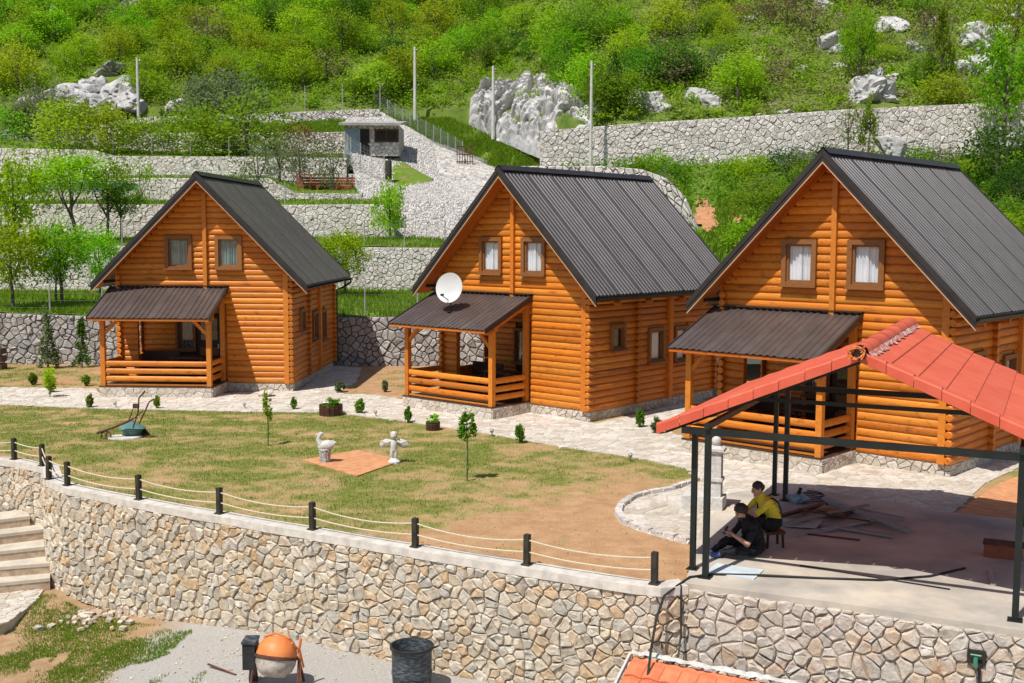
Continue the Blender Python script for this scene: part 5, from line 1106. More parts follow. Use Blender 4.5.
dnu = dn.normalized(); axm = Matrix((d, dnu, d.cross(dnu))).transposed()
if (d.cross(dnu)).z < 0: axm = Matrix((d, dnu, -d.cross(dnu))).transposed()
for r_ in range(pr_):
    for i in range(nt_):
        o = link('roof_tile', TL_, None, rf); o.matrix_local = Matrix.Translation(TA+d*(tw*i)+dnu*(tl*r_+.10)+nn*.0) @ axm.to_4x4()
mb = MB(); k = 40; vs = []
for i in range(k+1):
    u = (TB-TA).length*i/k-.05; w = .03+random.uniform(-.02, .03); b0 = TA+d*u; vs += [b0-dnu*.08+Vector((0, 0, .03+random.uniform(-.02, .02))), b0+dnu*(w)+nn*.05]
mb.add(vs, [(2*i, 2*i+1, 2*i+3, 2*i+2) for i in range(k)]); mb.build('mortar_flashing', 'whitestone', rf)
MB().bar(TA-d*.05+nn*.02, TA-d*.05+dn*BL+nn*.02, .035, .07).build('verge_strip', 'whitestone', rf)
mb = MB(); c_ = (TA+TB)/2+dn*BL*.5; rz = math.atan2(d.y, d.x); mb.box((c_.x, c_.y, -1.75+(TA.z+dn.z*BL+1.55)/2-.35), ((TB-TA).length-.3, BL*.8, 1.0), rz); mb.build('shed_wall', 'concrete', t)

# ================================================================== BACKGROUND STRUCTURES
def bk(px, py, Y): return aty(px, py, Y)
# stone hut with a slab roof
p = bk(372, 156, 78.5); s_ = 78.5/F; t = thing('stone_hut', 'small stone hut with a flat grey roof and a blue grey door', 'hut', p)
w_ = 54*s_; h_ = 30*s_; dpt = 3.4
hut = MB(); hut.box((0, dpt/2+.0, h_/2), (w_, dpt, h_)); hw = hut.build('wall', 'mortarpale', t)
fm = MB()
for q in cells(w_/2, h_, .4, .3, u0=-w_/2):
    cx = sum(a for a, b in q)/len(q); cy = sum(b for a, b in q)/len(q)
    if cx < -w_/2+26*s_ and cy < h_*.92: continue
    if abs(cx-.55*w_/2*1.0) < w_*.2 and .45*h_ < cy < .9*h_: continue
    stone_geo(fm, q, lambda u, v, d: Vector((u, -d-.002, v)), .03, .07)
stuff(fm.build('wall_stones', 'stonepale', hw))
MB().box((-w_/2+8*s_, -.04, h_*.46), (15*s_, .08, h_*.9)).build('door', 'bluedoor', t); MB().box((-w_/2+20*s_, -.03, h_*.44), (9*s_, .06, h_*.86)).build('doorway', 'dark', t)
wf = MB().box((w_*.27, -.05, h_*.66), (w_*.44, .1, h_*.42)).build('window', 'darkwood', t)
for x in (.17, .37): MB().box((w_*x, -.085, h_*.66), (w_*.17, .04, h_*.3)).build('pane', 'dark', wf)
MB().box((0, dpt/2-.25, h_+.1), (w_+.5, dpt+.9, .16)).build('roof', 'greycon', t).rotation_euler.x = R(7)
# red wooden shelter with bench
p = bk(325, 193, 70.5); s_ = 70.5/F; t = thing('bench_shelter', 'low reddish wooden shelter with a bench on the stone ledge', 'shelter', p)
w_ = 56*s_; h_ = 18*s_
for x in np.linspace(-w_/2+.05, w_/2-.05, 5): MB().box((x, 0, h_/2), (.09, .09, h_)).build('post', 'redwood', t)
for k in range(6): MB().box((0, .9, .1+k*.17), (w_, .04, .13)).build('back_board', 'redwood', t)
for k in range(5): MB().box((-w_*.2, .0+.2*k, h_+.02), (w_*.58, .17, .04)).build('roof_board', 'redwood', t)
MB().box((-w_*.12, -.1, .62), (w_*.34, .5, .06)).build('table_top', 'redwood', t); MB().box((-w_*.12, -.25, .3), (.1, .1, .6)).build('table_leg', 'redwood', t); MB().box((-w_*.12, .35, .38), (w_*.34, .25, .05)).build('bench_seat', 'redwood', t); MB().box((w_*.27, .0, .22), (w_*.44, .05, .4)).build('front_board', 'redwood', t)
# green drum and rusty screen by the wire fence
p = bk(388.5, 182, 73.8); tag(MB().lathe([(.22, 0), (.22, 1.35), (.21, 1.38), (.02, 1.39)], 16).build('mesh_roll', 'postblack', None, True, p), 'dark green roll of fencing standing at the fence corner', 'fencing roll')
p = bk(465, 176, 80); t = thing('rusty_rack', 'rusty square metal rack on a post at the end of the bank', 'rack', p); MB().tube([(0, 0, -.4), (0, 0, 1.2)], .06, 6).build('post', 'rust', t)
for k in range(7): MB().box((-.55+.18*k, 0, 1.25), (.05, .05, 1.7)).build('bar', 'rust', t)
for z in (.45, 1.0, 1.5, 2.05): MB().box((0, .03, z), (1.2, .05, .06)).build('cross_bar', 'rust', t)
# poles
for (px, pb, pt, Y, lab) in [(590.5, 171, 61, 66.5, 'tall pale utility pole at the left end of the high wall'), (493, 134, 66, 84, 'pale utility pole in front of the rock outcrop'), (415, 116, 47, 91, 'pale utility pole above the fenced rubble bank'), (139, 131, 58, 90.5, 'thin pale pole beside the left rock outcrop')]:
    a, b = bk(px, pb, Y), bk(px, pt, Y); t = thing('utility_pole', lab, 'pole', a); MB().tube([(0, 0, -.4), (0, 0, b.z-a.z)], [.12*Y/75, .08*Y/75], 8).build('shaft', 'polecon', t, True)
    MB().box((0, 0, b.z-a.z-.3), (.5, .06, .07)).build('cross_arm', 'rust', t); MB().lathe([(.04, 0), (.05, .06), (.03, .1)], 6, (.18, 0, b.z-a.z-.26)).build('insulator', 'steel', t)
def wirefence(label, pts, step, h, mesh=False, group=None, mat='galv'):
    """pts: list of (px, py_ground, Y)"""
    P = [bk(*p) for p in pts]; t = thing('wire_fence', label, 'fence', group=group); L = [0]
    for a, b in zip(P, P[1:]): L.append(L[-1]+(b-a).length)
    n_ = max(1, round(L[-1]/step)); tops = []
    for i in range(n_+1):
        u = L[-1]*i/n_; j = max(k for k in range(len(P)-1) if L[k] <= u+1e-6); q = P[j].lerp(P[j+1], (u-L[j])/(L[j+1]-L[j])); tops.append(q)
        MB().tube([q+Vector((0, 0, -.15)), q+Vector((random.uniform(-.03, .03), 0, h))], .032, 5).build('post', mat, t)
    mb = MB()
    for z in ((.3, .6, .9, 1.2) if not mesh else [h*k/8 for k in range(1, 9)]):
        if z < h: mb.tube([q+Vector((0, 0, z)) for q in tops], .006, 3, False)
    if mesh:
        for a, b in zip(tops, tops[1:]):
            for k in range(8): c = a.lerp(b, k/8); mb.bar(c+Vector((0, 0, .05)), c+Vector((0, 0, h)), .008, .008)
    stuff(mb.build('wires', 'wire', t))
wirefence('wire fence along the edge of the orchard grass strip', [(-160, 312, 46.7), (38, 315, 46.7), (470, 317, 46.7)], 2.15, 1.25)
wirefence('wire fence on top of the second stone wall', [(-160, 246, 56.6), (90, 246, 56.6), (360, 248, 56.6), (445, 249, 56.6)], 2.0, 1.4)
wirefence('wire fence on top of the third stone wall at left', [(-100, 204, 62.6), (0, 205, 62.6), (285, 206, 62.6)], 2.6, 1.3)
wirefence('green wire fence beside the rubble bank, running down from the hill', [(374, 110, 93.5), (430, 142.5, 86.8), (463, 162, 82.5)], 1.15, 1.5, True)
wirefence('wire fence in front of the hut lawn', [(345, 160, 76), (352, 168, 74), (384, 185, 73)], 1.0, 1.9, True)
wirefence('wire fence along the top of the long pale wall', [(-80, 148, 74.8), (98, 150, 74.8), (345, 158, 74.8)], 2.6, 1.1)
wirefence('wire fence on the uppermost wall by the wood', [(230, 118, 90.3), (380, 110, 90.3)], 3.0, 2.2)
p0, p1 = bk(20, 190, 67.6), bk(138, 190, 67.6); mb = MB(); mb.box((0, 0, .2), ((p1-p0).length, .04, .42)); tag(mb.build('tarpaulin', 'teal', None, loc=(p0+p1)/2), 'strip of blue green tarpaulin along the wall behind the orchard', 'tarpaulin')
p = bk(-7, 362, 44.5); t = thing('wooden_crate', 'dark wooden frame standing at the left edge by the grey wall', 'crate', Vector((p.x, 44.5, 0)))
for k in range(3): MB().box((0, 0, .12+.3*k), (.9, .5, .22)).build('slat', 'darkwood', t)

# ================================================================== ROCKS
def hilly(px, py):
    d = ray(px, py)
    for q in range(640, 1500):
        Y = q*.1; p = aty(px, py, Y); s_ = min(1, max(0, (p.x+4)/9)); Yf = 92+(68.6-92)*s_
        if Y >= Yf and float(hillz(p.x, Y)) > p.z: return Y
    return 90
def outcrop(label, blobs, name='rock_outcrop', group=None):
    """blobs: (px, py, Y, size m, flat)"""
    P = [bk(b[0], b[1], hilly(b[0], b[1])) if b[2] > 67.9 else bk(*b[:3]) for b in blobs]; t = thing(name, label, 'rock', P[0], group=group)
    for i, (b, p) in enumerate(zip(blobs, P)):
        m_ = rock_mesh('rock', b[3], int(b[0]*7+b[1]), 4, .55, b[4]); m_.materials.append(MT['rock']); o = link('rock', m_, None, t, p-P[0]); 
        if len(b) > 5: o.rotation_euler = (random.uniform(-.35, -.1), b[5]+random.uniform(-.1, .15), random.uniform(-.35, .35)); o.scale = (.8, .9, .85)
        else: o.rotation_euler = (random.uniform(-.3, .1), random.uniform(-.3, .3), random.uniform(0, 6))
t = thing('rock_outcrop', 'big pale fractured rock outcrop above the meadow, left of the high wall', 'rock')
BOT = [(468, 122), (485, 133), (500, 140), (520, 149), (545, 159), (562, 169), (584, 176)]; TOP = [(472, 104), (488, 92), (508, 92), (528, 86), (550, 84), (574, 90), (594, 108)]
NU, NV = 120, 60; vs = []; rv = []
B3 = [bk(px, py, 81.6/(1+.0023*(px-512))-.9) for px, py in BOT]; T3 = [bk(px, py, hilly(px, py)) for px, py in TOP]
for b in range(NV+1):
    v = b/NV
    for a in range(NU+1):
        u = a/NU; w = u*6; k = min(int(w), 5); p = B3[k].lerp(B3[k+1], w-k).lerp(T3[k].lerp(T3[k+1], w-k), v); p.z += 1.3*math.sin(math.pi*v)**.7
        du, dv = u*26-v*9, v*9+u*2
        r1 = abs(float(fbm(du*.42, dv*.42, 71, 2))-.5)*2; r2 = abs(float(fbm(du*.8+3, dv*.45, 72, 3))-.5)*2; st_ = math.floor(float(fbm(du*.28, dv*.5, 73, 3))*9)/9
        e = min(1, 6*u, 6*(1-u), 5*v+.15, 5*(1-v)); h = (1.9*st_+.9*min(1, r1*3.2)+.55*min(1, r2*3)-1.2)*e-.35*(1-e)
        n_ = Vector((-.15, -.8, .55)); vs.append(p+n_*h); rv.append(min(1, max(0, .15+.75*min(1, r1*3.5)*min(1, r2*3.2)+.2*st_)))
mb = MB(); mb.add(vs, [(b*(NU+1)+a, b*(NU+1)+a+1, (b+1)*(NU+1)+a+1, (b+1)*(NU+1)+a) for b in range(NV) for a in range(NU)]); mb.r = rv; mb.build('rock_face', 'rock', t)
outcrop('loose pale boulders along the foot of the big rock outcrop', [(476, 126, 88, .6, .8), (503, 143, 88, .6, .8), (530, 152, 88, .5, .8), (552, 162, 88, .55, .8), (600, 108, 71, .9, .7), (484, 92, 88, .8, .7), (540, 82, 88, .8, .7)], 'boulder_group')
outcrop('grey rock outcrop among the trees at upper left', [(112, 74, 100, 2.4, .6, -.4), (95, 92, 97, 2.6, .6, .3), (75, 100, 96, 2.2, .5), (120, 98, 96, 2.4, .7), (55, 98, 97, 2.0, .5), (108, 108, 95, 2.0, .7), (130, 105, 95, 1.8, .6), (92, 110, 95, 2.0, .5), (178, 108, 95, 1.5, .7), (40, 106, 96, 1.6, .5)])
outcrop('dark shaded rock above the high wall near the green bush', [(650, 106, 71, 1.5, .9), (636, 104, 72, 1.0, .8), (660, 110, 70, .9, .7)], 'boulder_group')
for i, (bl, lab) in enumerate([([(703, 98, 72, 1.4, .7), (712, 104, 71, 1.0, .6)], 'pale boulders on the bank left of centre above the high wall'), ([(865, 98, 69.5, 2.1, .6), (885, 100, 69.5, 1.2, .55)], 'big whitish boulder sitting on top of the high wall'), ([(864, 84, 73, 1.2, .7), (872, 82, 73, 1.0, .8)], 'darker boulder just above the big whitish one'), ([(830, 44, 82, 1.4, .9), (836, 52, 80, 1.0, .6)], 'pale boulder high on the right hillside'), ([(888, 28, 87, 1.6, .6), (880, 30, 88, 1.2, .6)], 'flat pale boulder near the top of the right hillside'), ([(985, 45, 84, 2.2, .55, .5), (972, 50, 83, 1.8, .5, .5), (996, 36, 86, 1.8, .5), (975, 34, 86, 1.8, .5)], 'long pale rock ledge at upper right'), ([(980, 68, 78, 1.9, .7), (992, 74, 77, 1.5, .6), (968, 72, 77, 1.2, .6)], 'pale boulders below the ledge at upper right'), ([(893, 78, 73, .9, .6), (838, 70, 75, .9, .5)], 'small pale stones on the right hillside slope'), ([(1004, 14, 93, 1.8, .6), (1016, 20, 92, 1.6, .5)], 'pale rocks in the top right corner'), ([(785, 116, 68.8, .8, .7), (762, 118, 68.8, .6, .5)], 'stones standing on the high wall crest'), ([(823, 8, 92, 1.3, .8)], 'lone pale rock at the top centre right'), ([(750, 22, 90, .9, .6), (760, 60, 80, .7, .6), (800, 70, 77, .7, .6)], 'scattered small rocks above the middle of the high wall'), ([(915, 50, 82, .9, .6), (935, 22, 88, 1.1, .6), (950, 66, 78, .8, .6)], 'scattered small rocks left of the upper right ledge'), ([(720, 60, 79, .8, .6), (700, 30, 88, .9, .5), (676, 66, 78, .7, .6)], 'scattered small rocks above the pale boulders'), ([(130, 6, 118, 1.7, .6), (56, 12, 117, 1.2, .5)], 'pale rocks at the top left between crowns'), ([(890, 146, 66, 1.1, .9), (1010, 148, 66, 1.3, .8)], 'grey rocks at the foot of the high wall at right')]):
    outcrop(lab, bl, 'boulder_group')
# bare red earth on the overgrown bank
H_ = TER['H'].reshape(-1, 3); HX = 512+F*H_[:, 0]/H_[:, 1]; HY = 341.5-F*np.tan(np.arctan2(H_[:, 2]-CAMH, H_[:, 1])+PITCH)
mb = MB(); vs = []; nu_, nv_ = 66, 46
for b in range(nv_+1):
    for a in range(nu_+1):
        px, py = 684+66*a/nu_, 194+46*b/nv_; d_ = (HX-px)**2+(HY-py)**2; k = np.argsort(d_)[:14]; w_ = 1/(d_[k]+12); vs.append(aty(px, py, float((H_[k, 1]*w_).sum()/w_.sum())-.5-.12*float(fbm(px*.12, py*.12, 62))))
fs = []
for b in range(nv_):
    for a in range(nu_):
        px, py = 684+66*(a+.5)/nu_, 194+46*(b+.5)/nv_; m_ = float(fbm(px*.16, py*.16, 63)); e = ((px-704-(py-214)*.25)/15)**2+((py-214)/20)**2
        if e+1.6*(m_-.5) < .6 or (((px-737)/6)**2+((py-216)/7)**2+1.6*(m_-.5) < .8): fs.append((b*(nu_+1)+a, b*(nu_+1)+a+1, (b+1)*(nu_+1)+a+1, (b+1)*(nu_+1)+a))
mb.add(vs, fs); struct(mb.build('red_earth_bank', 'redearth', None, True))

# ================================================================== TREES, BUSHES, GRASS
BANK = []
CR = {}
def crowns(key, specs):
    CR[key] = []
    for sd, kw in specs:
        CR[key].append(crown_mesh('crown', 1., 0, 1., kw['n'], kw['leaf'], kw.get('cl', 28), sd, kw.get('sh', 'round'), .25, kw.get('sp', .2)))
crowns('tree', [(i, dict(n=2600, leaf=.062, cl=46+i*8, sp=.21)) for i in range(6)])
crowns('thin', [(20+i, dict(n=650, leaf=.07, cl=40, sp=.2)) for i in range(4)])
crowns('near', [(30+i, dict(n=3000, leaf=.06, cl=40, sp=.17)) for i in range(4)])
crowns('dense', [(60+i, dict(n=3800, leaf=.058, cl=50, sp=.2)) for i in range(2)])
crowns('cone', [(40+i, dict(n=1700, leaf=.07, cl=46, sh='cone', sp=.12)) for i in range(2)])
TRK = [trunk_mesh('trunk', 1., .045, 4, .55, i, .05*(i-1)) for i in range(4)]
for m_ in TRK: m_.materials.append(MT['bark'])
CRM = {}
def tree(name, label, p, r, h, key, mat, cat='tree', group=None, cz=None, rz=None, trunk=True):
    """r crown radius, h height of the crown top above p"""
    t = thing(name, label, cat, p, random.uniform(0, 6.28), group); k = random.randrange(len(CR[key])); kk = (key, k, mat)
    if kk not in CRM:
        m2 = CR[key][k].copy(); m2.materials.clear(); m2.materials.append(LEAF[mat]); CRM[kk] = m2
    rz = rz or r*.85; o = link('crown', CRM[kk], None, t, (0, 0, h-rz*.95)); o.scale = (r*random.uniform(.9, 1.1), r*random.uniform(.9, 1.1), rz)
    if trunk: o2 = link('trunk', random.choice(TRK), None, t); hh = h*.86; o2.scale = (max(r*1.15, hh*.5), max(r*1.15, hh*.5), hh)
    return t
# orchard trees behind the far left cabin
for (px, py, Y, r, h, mat, key, lab, rz) in [(62, 301, 49.5, 1.25, 3.5, 'bright', 'dense', 'leafy young orchard tree at the edge of the grass, right of the pair', 1.35), (13, 306, 47.8, 1.35, 3.6, 'bright', 'dense', 'leafy orchard tree with a thick leafy trunk at the left edge', 1.5), (56, 300, 50, .6, 2.2, 'mid', 'near', 'small bushy tree between the two orchard trees', .8),
    (14, 245, 57.5, 1.5, 4.5, 'bright', 'dense', 'tall dense tree on the second terrace at the left edge', 2.1), (77, 243, 57.5, 1.9, 4.5, 'bright', 'dense', 'forked tree with a crooked dark trunk on the second terrace', 1.1), (108, 243, 58.2, 1.4, 4.3, 'mid', 'thin', 'thin leafed tree right of the forked tree', 1.3), (100, 288, 52, 1.0, 2.6, 'bright', 'dense', 'bright bush touching the roof edge of the far left cabin', 1.2), (122, 243, 59, 1.3, 3.2, 'mid', 'near', 'round bush behind the left cabin roof slope', .9), (138, 215, 63, 1.1, 3.0, 'bright', 'thin', 'pale slender tree against the upper wall behind the left cabin', 1.4),
    (62, 215, 63, 1.2, 3.4, 'bright', 'thin', 'pale green slender tree on the third terrace', 1.4), (345, 288, 53, 1.1, 2.6, 'bright', 'dense', 'bright bush below the wall, right of the left cabin roof', 1.1), (330, 292, 53, .9, 2.2, 'mid', 'near', 'lower bush beside the left cabin gutter', .9), (258, 200, 66, 1.4, 3.2, 'olive', 'thin', 'pale thin shrub against the wall above the left cabin roof', 1.5), (333, 194, 70, 1.2, 3.5, 'olive', 'thin', 'pale willowy shrub in front of the red shelter', 1.6), (300, 178, 71.5, 1.3, 2.8, 'olive', 'thin', 'thin grey shrub left of the red shelter', 1.3), (280, 180, 73, 1.4, 3.0, 'olive', 'thin', 'thin grey shrub on the ledge above the left roof ridge', 1.3)]:
    p = bk(px, py, Y); tree('orchard_tree', lab, p, r, h, key, mat, 'tree', 'trees on the garden terraces', rz=rz)
# climbing shrub where the walls meet
p = bk(390, 240, 60.5); t = tree('creeper', 'bright green creeper hanging at the corner of the rubble bank', p, 1.0, 3.2, 'near', 'bright', 'creeper', rz=1.6, trunk=True)
# shrub row on the terrace above the long pale wall
for (px, py, Y, r, h, mat, key, lab) in [(70, 150, 76, 2.3, 4.0, 'yellow', 'tree', 'rounded yellowish shrub, left of the shrub row'), (103, 152, 76, 2.2, 3.9, 'yellow', 'tree', 'rounded yellowish shrub, second of the shrub row'), (135, 155, 76, 1.7, 4.2, 'mid', 'tree', 'upright green shrub, third of the shrub row'), (160, 155, 76, 1.6, 3.2, 'olive', 'thin', 'sparse olive shrub in the middle of the shrub row'), (188, 155, 76, 2.2, 3.9, 'yellow', 'tree', 'spreading shrub with yellowish leaves in the shrub row'), (215, 155, 76.5, 1.7, 3.7, 'mid', 'tree', 'green shrub left of the broad fruit tree'), (247, 155, 77, 2.9, 5.2, 'mid', 'tree', 'broad dark fruit tree with a visible trunk, left of the hut'), (290, 156, 76.5, 1.6, 3.1, 'rusty', 'thin', 'reddish sparse shrub right of the broad fruit tree'), (320, 156, 77, 1.3, 2.6, 'bare', 'thin', 'bare twiggy shrub near the hut'), (230, 124, 89.5, 2.8, 5.5, 'olive', 'tree', 'grey green olive tree above the walls, right of the pair'), (205, 124, 89.5, 2.5, 5.0, 'olive', 'tree', 'grey green olive tree above the walls, left of the pair'), (45, 130, 91, 2.6, 4.2, 'olive', 'tree', 'grey green olive bush at the left above the walls'), (28, 142, 86, 2.2, 3.2, 'olive', 'tree', 'low grey bush at the left end of the pale wall'), (8, 146, 85, 2.0, 4.0, 'bright', 'tree', 'bright bush at the left edge above the pale wall')]:
    tree('terrace_shrub', lab, bk(px, py, Y), r*.92, r*1.36, key, 'yellow' if mat == 'mid' and r < 2.5 else mat, 'shrub', 'shrubs along the upper terraces', rz=r*.78, trunk=r > 2.4)
# individual trees on the right
for (px, py, Y, r, h, mat, key, lab, rz) in [(1003, 150, 65.5, 1.9, 6.2, 'bright', 'tree', 'bright yellow green young tree before the high wall at the right edge', 2.6), (1012, 60, 74, 1.6, 5.0, 'bright', 'tree', 'bright tree above the high wall at the right edge', 1.9), (615, 119, 71, 1.2, 4.0, 'dark', 'cone', 'dark green conical tree just right of the tall pole', 2.0), (606, 122, 70.5, 1.5, 3.4, 'mid', 'tree', 'leafy bush at the foot of the dark conical tree', 1.5), (738, 105, 72, 1.6, 3.3, 'bright', 'tree', 'bright green bush above the high wall', 1.2), (672, 98, 76, 1.9, 3.6, 'dark', 'tree', 'dark bush beside the shaded boulder', 1.3), (858, 76, 76, 1.3, 4.4, 'bright', 'tree', 'bright small tree behind the whitish boulder', 1.9), (940, 88, 74, 1.2, 4.6, 'mid', 'cone', 'slender green tree above the right part of the high wall', 2.3),
    (868, 155, 66, .8, 3.2, 'mid', 'cone', 'climbing bush against the high wall above the right cabin ridge', 1.6), (848, 152, 66, .7, 2.6, 'mid', 'thin', 'thin bush against the high wall, left of the climbing bush', 1.2), (1000, 195, 60, 1.9, 3.4, 'dark', 'tree', 'dark ivy covered bush at the right edge below the high wall', 1.7), (1016, 215, 57, 1.4, 2.4, 'dark', 'tree', 'low dark bush at the right frame edge', 1.1)]:
    tree('hill_tree' if 'tree' in lab else 'hill_bush', lab, bk(px, py, Y), r, h, key, mat, 'tree' if 'tree' in lab else 'bush', rz=rz)
# bushes of the overgrown bank between the right cabins
rr = random.Random(11)
rowsH = TER['H']
for i in range(120):
    px = rr.uniform(600, 1024); v = rr.random(); m_, n_ = rowsH.shape[:2]; row = int((.38+.6*v)*(m_-1)); u = rr.random()
    q = rowsH[row, int(u*(n_-1))]; 
    X, Yv, Z = q; pxx = 512+F*X/Yv
    if not (610 < pxx < 1080): continue
    if pxx < 730 and row < .72*(m_-1): continue
    if 675 < pxx < 750 and row < .9*(m_-1): continue
    r = rr.uniform(.8, 1.45); mt = rr.choice(['mid', 'bright', 'yellow', 'bright', 'olive', 'mid', 'dark'])
    lab = {'mid': 'mid green bush on the overgrown bank below the high wall', 'dark': 'dark bush on the overgrown bank below the high wall', 'bright': 'bright bush on the overgrown bank below the high wall', 'olive': 'dull olive bush on the overgrown bank below the high wall', 'yellow': 'yellowish bush on the overgrown bank below the high wall'}[mt].replace('below the high wall', 'left of the right cabin roof' if pxx < 770 else 'above the right cabin ridge' if pxx < 900 else 'at the far right')
    tree('bank_bush', lab, Vector((X, Yv, Z-.25)), r, r*rr.uniform(1.0, 1.4), 'tree', mt, 'bush', 'bushes on the overgrown bank', rz=r*.72, trunk=False)
# the wooded hill: single trees
rr = random.Random(5); placed = []; cnt = 0; tries = 0
KEEP = [(487, 112, 30), (530, 118, 34), (560, 125, 34), (112, 88, 26), (85, 100, 22), (60, 100, 14), (865, 95, 26), (830, 48, 12), (888, 28, 14), (985, 55, 26), (703, 98, 14), (650, 104, 16), (893, 78, 8), (1006, 16, 14)]
LABT = {'bright': 'bright spring green tree on the wooded hill', 'yellow': 'yellowish green tree on the wooded hill', 'mid': 'mid green tree on the wooded hill', 'dark': 'dark green tree on the wooded hill', 'bare': 'bare brownish tree not yet in leaf on the hill', 'rusty': 'reddish brown tree on the wooded hill', 'olive': 'dull olive tree on the wooded hill'}
def zone(px, py):
    a = 'at the left edge' if px < 45 else 'around the upper left rock outcrop' if px < 160 else 'above the olive trees' if px < 250 else 'above the fruit tree' if px < 330 else 'above the stone hut' if px < 400 else 'above the rubble bank' if px < 475 else 'above the big pale outcrop' if px < 580 else 'behind the tall utility pole' if px < 630 else 'above the shaded boulder' if px < 700 else 'above the pale boulders' if px < 780 else 'near the lone hillside boulder' if px < 850 else 'above the big whitish boulder' if px < 930 else 'around the upper right rock ledge'
    return ('low on the hill ' if py > 85 else 'halfway up the hill ' if py > 40 else 'high on the hill ')+a
def hpix(X, Y, Z): return 512+F*X/Y, 341.5-F*math.tan(math.atan2(Z-CAMH, Y)+PITCH)
while cnt < 298 and tries < 20000:
    tries += 1; x = rr.uniform(-64, 62); y = rr.uniform(67, 131)
    sx_ = min(1, max(0, (x+4)/9)); yf_ = 92+(68.6-92)*sx_
    if y < yf_+1.5 or abs(x)/y > .49: continue
    z = float(hillz(x, y)); px, py = hpix(x, y, z)
    if py < -75: continue
    right = px > 600
    sparse = right and px > 760-(py-20)*1.0
    if sparse and rr.random() < .3: continue
    if 395 < px < 480 and py > 98: continue
    r = rr.uniform(1.0, 2.2)*(1.0 if not right else .75)
    if any((x-a)**2+(y-b)**2 < (.56*(r+c))**2 for a, b, c in placed): continue
    hgt = r*rr.uniform(1.35, 2.1); top = py-hgt*F/y; 
    if any(abs(px-kx) < kr+r*F/y*.45 and top < ky+kr*.6 and py > ky-kr*.5 for kx, ky, kr in KEEP): continue
    q = rr.random()
    if sparse: mt = 'bare' if q < .36 else 'olive' if q < .5 else 'mid' if q < .68 else 'yellow' if q < .8 else 'bright'
    elif right: mt = 'bright' if q < .35 else 'yellow' if q < .52 else 'bare' if q < .68 else 'rusty' if q < .74 else 'mid' if q < .92 else 'dark'
    else: mt = 'bright' if q < .48 else 'yellow' if q < .76 else 'mid' if q < .92 else 'dark' if q < .95 else 'bare'
    key = 'thin' if mt in ('bare', 'rusty', 'olive') else 'tree'
    placed.append((x, y, r)); cnt += 1
    tree('woodland_tree', LABT[mt].split(' on the')[0].replace(' not yet in leaf', '')+' '+zone(px, py), Vector((x, y, z-.1)), r, hgt, key, mt, 'tree', 'trees on the wooded hill', rz=hgt*.42)
# undergrowth and far wood that reads as one mass
N = 170000; x = RNG.uniform(-75, 72, N); s = np.clip((x+4)/9, 0, 1); Yf = 92+(68.6-92)*s; y = Yf+.3+(138-Yf)*RNG.uniform(0, 1, N); z = hillz(x, y)
dens = fbm(x*.22, y*.22, 77)+.4*(fbm(x*.9, y*.9, 78)-.5); hh = np.clip((dens-.3)*4.2, .15, 2.4)
right = (x > 8); hh = np.where(right, hh*.7, hh); keep = (dens > .36) | (RNG.uniform(size=N) < .35)
pxa = 512+F*x/y; pya = 341.5-F*np.tan(np.arctan2(z-CAMH, y)+PITCH)
for kx, ky, kr in KEEP: keep &= ~((abs(pxa-kx) < kr*.9) & (abs(pya-ky-3) < kr*.75))
x, y, z, hh, dens = x[keep], y[keep], z[keep], hh[keep], dens[keep]; C = np.stack([x, y, z+hh*RNG.uniform(.05, 1, len(x))], 1)
V, Fq, r_ = quads(C, np.full(len(C), .14), np.clip(dens*.7+RNG.uniform(0, .5, len(C))-.1, 0, 1), up=.3); col = LEAF['undergrowth'] = m_leaf('mixed_undergrowth', [(.12, .24, .018), (.23, .38, .026), (.31, .43, .04), (.24, .25, .07), (.28, .45, .03)], 0)
stuff(link('undergrowth', np_mesh('undergrowth', V, Fq, r_), col))
# low bushes of the hill, far too many to count
def clumps(name, n_, xr, per, mat, r0, r1, seed, leaf=.17):
    rg = np.random.default_rng(seed); x = rg.uniform(*xr, n_); s = np.clip((x+4)/9, 0, 1); Yf = 92+(68.6-92)*s; y = Yf+.6+(134-Yf)*rg.uniform(0, 1, n_)**1.1; z = hillz(x, y)
    px = 512+F*x/y; py = 341.5-F*np.tan(np.arctan2(z-CAMH, y)+PITCH); ok = np.ones(n_, bool)
    for kx, ky, kr in KEEP: ok &= ~((abs(px-kx) < kr*.8) & (abs(py-ky-4) < kr*.6))
    x, y, z = x[ok], y[ok], z[ok]; n2 = len(x); r = rg.uniform(r0, r1, n2); tone = rg.uniform(0, 1, n2); idx = np.repeat(np.arange(n2), per)
    d = rg.normal(size=(len(idx), 3)); d /= np.linalg.norm(d, axis=1)[:, None]; d *= rg.uniform(.25, 1.3, (len(idx), 1)); d[:, 2] = np.abs(d[:, 2])*.95+.05
    C = np.stack([x, y, z], 1)[idx]+d*r[idx][:, None]; V, Fq, r_ = quads(C, np.full(len(C), leaf), np.clip(tone[idx]+rg.uniform(-.18, .18, len(C)), 0, 1), up=.3)
    stuff(link(name, np_mesh(name, V, Fq, r_), mat))
clumps('bushes', 5200, (-66, 62), 85, m_leaf('hill_bush_leaves', [(.12, .24, .014), (.25, .46, .016), (.33, .50, .026), (.19, .36, .014), (.37, .52, .03), (.27, .44, .024), (.24, .27, .08)], 0), .3, 1.15, 8, .12)
clumps('bare_scrub', 1300, (8, 62), 70, m_leaf('bare_scrub_twigs', [(.24, .20, .12), (.33, .29, .18), (.28, .32, .10), (.25, .17, .11)], 0, .3), .35, 1.2, 9, .10)
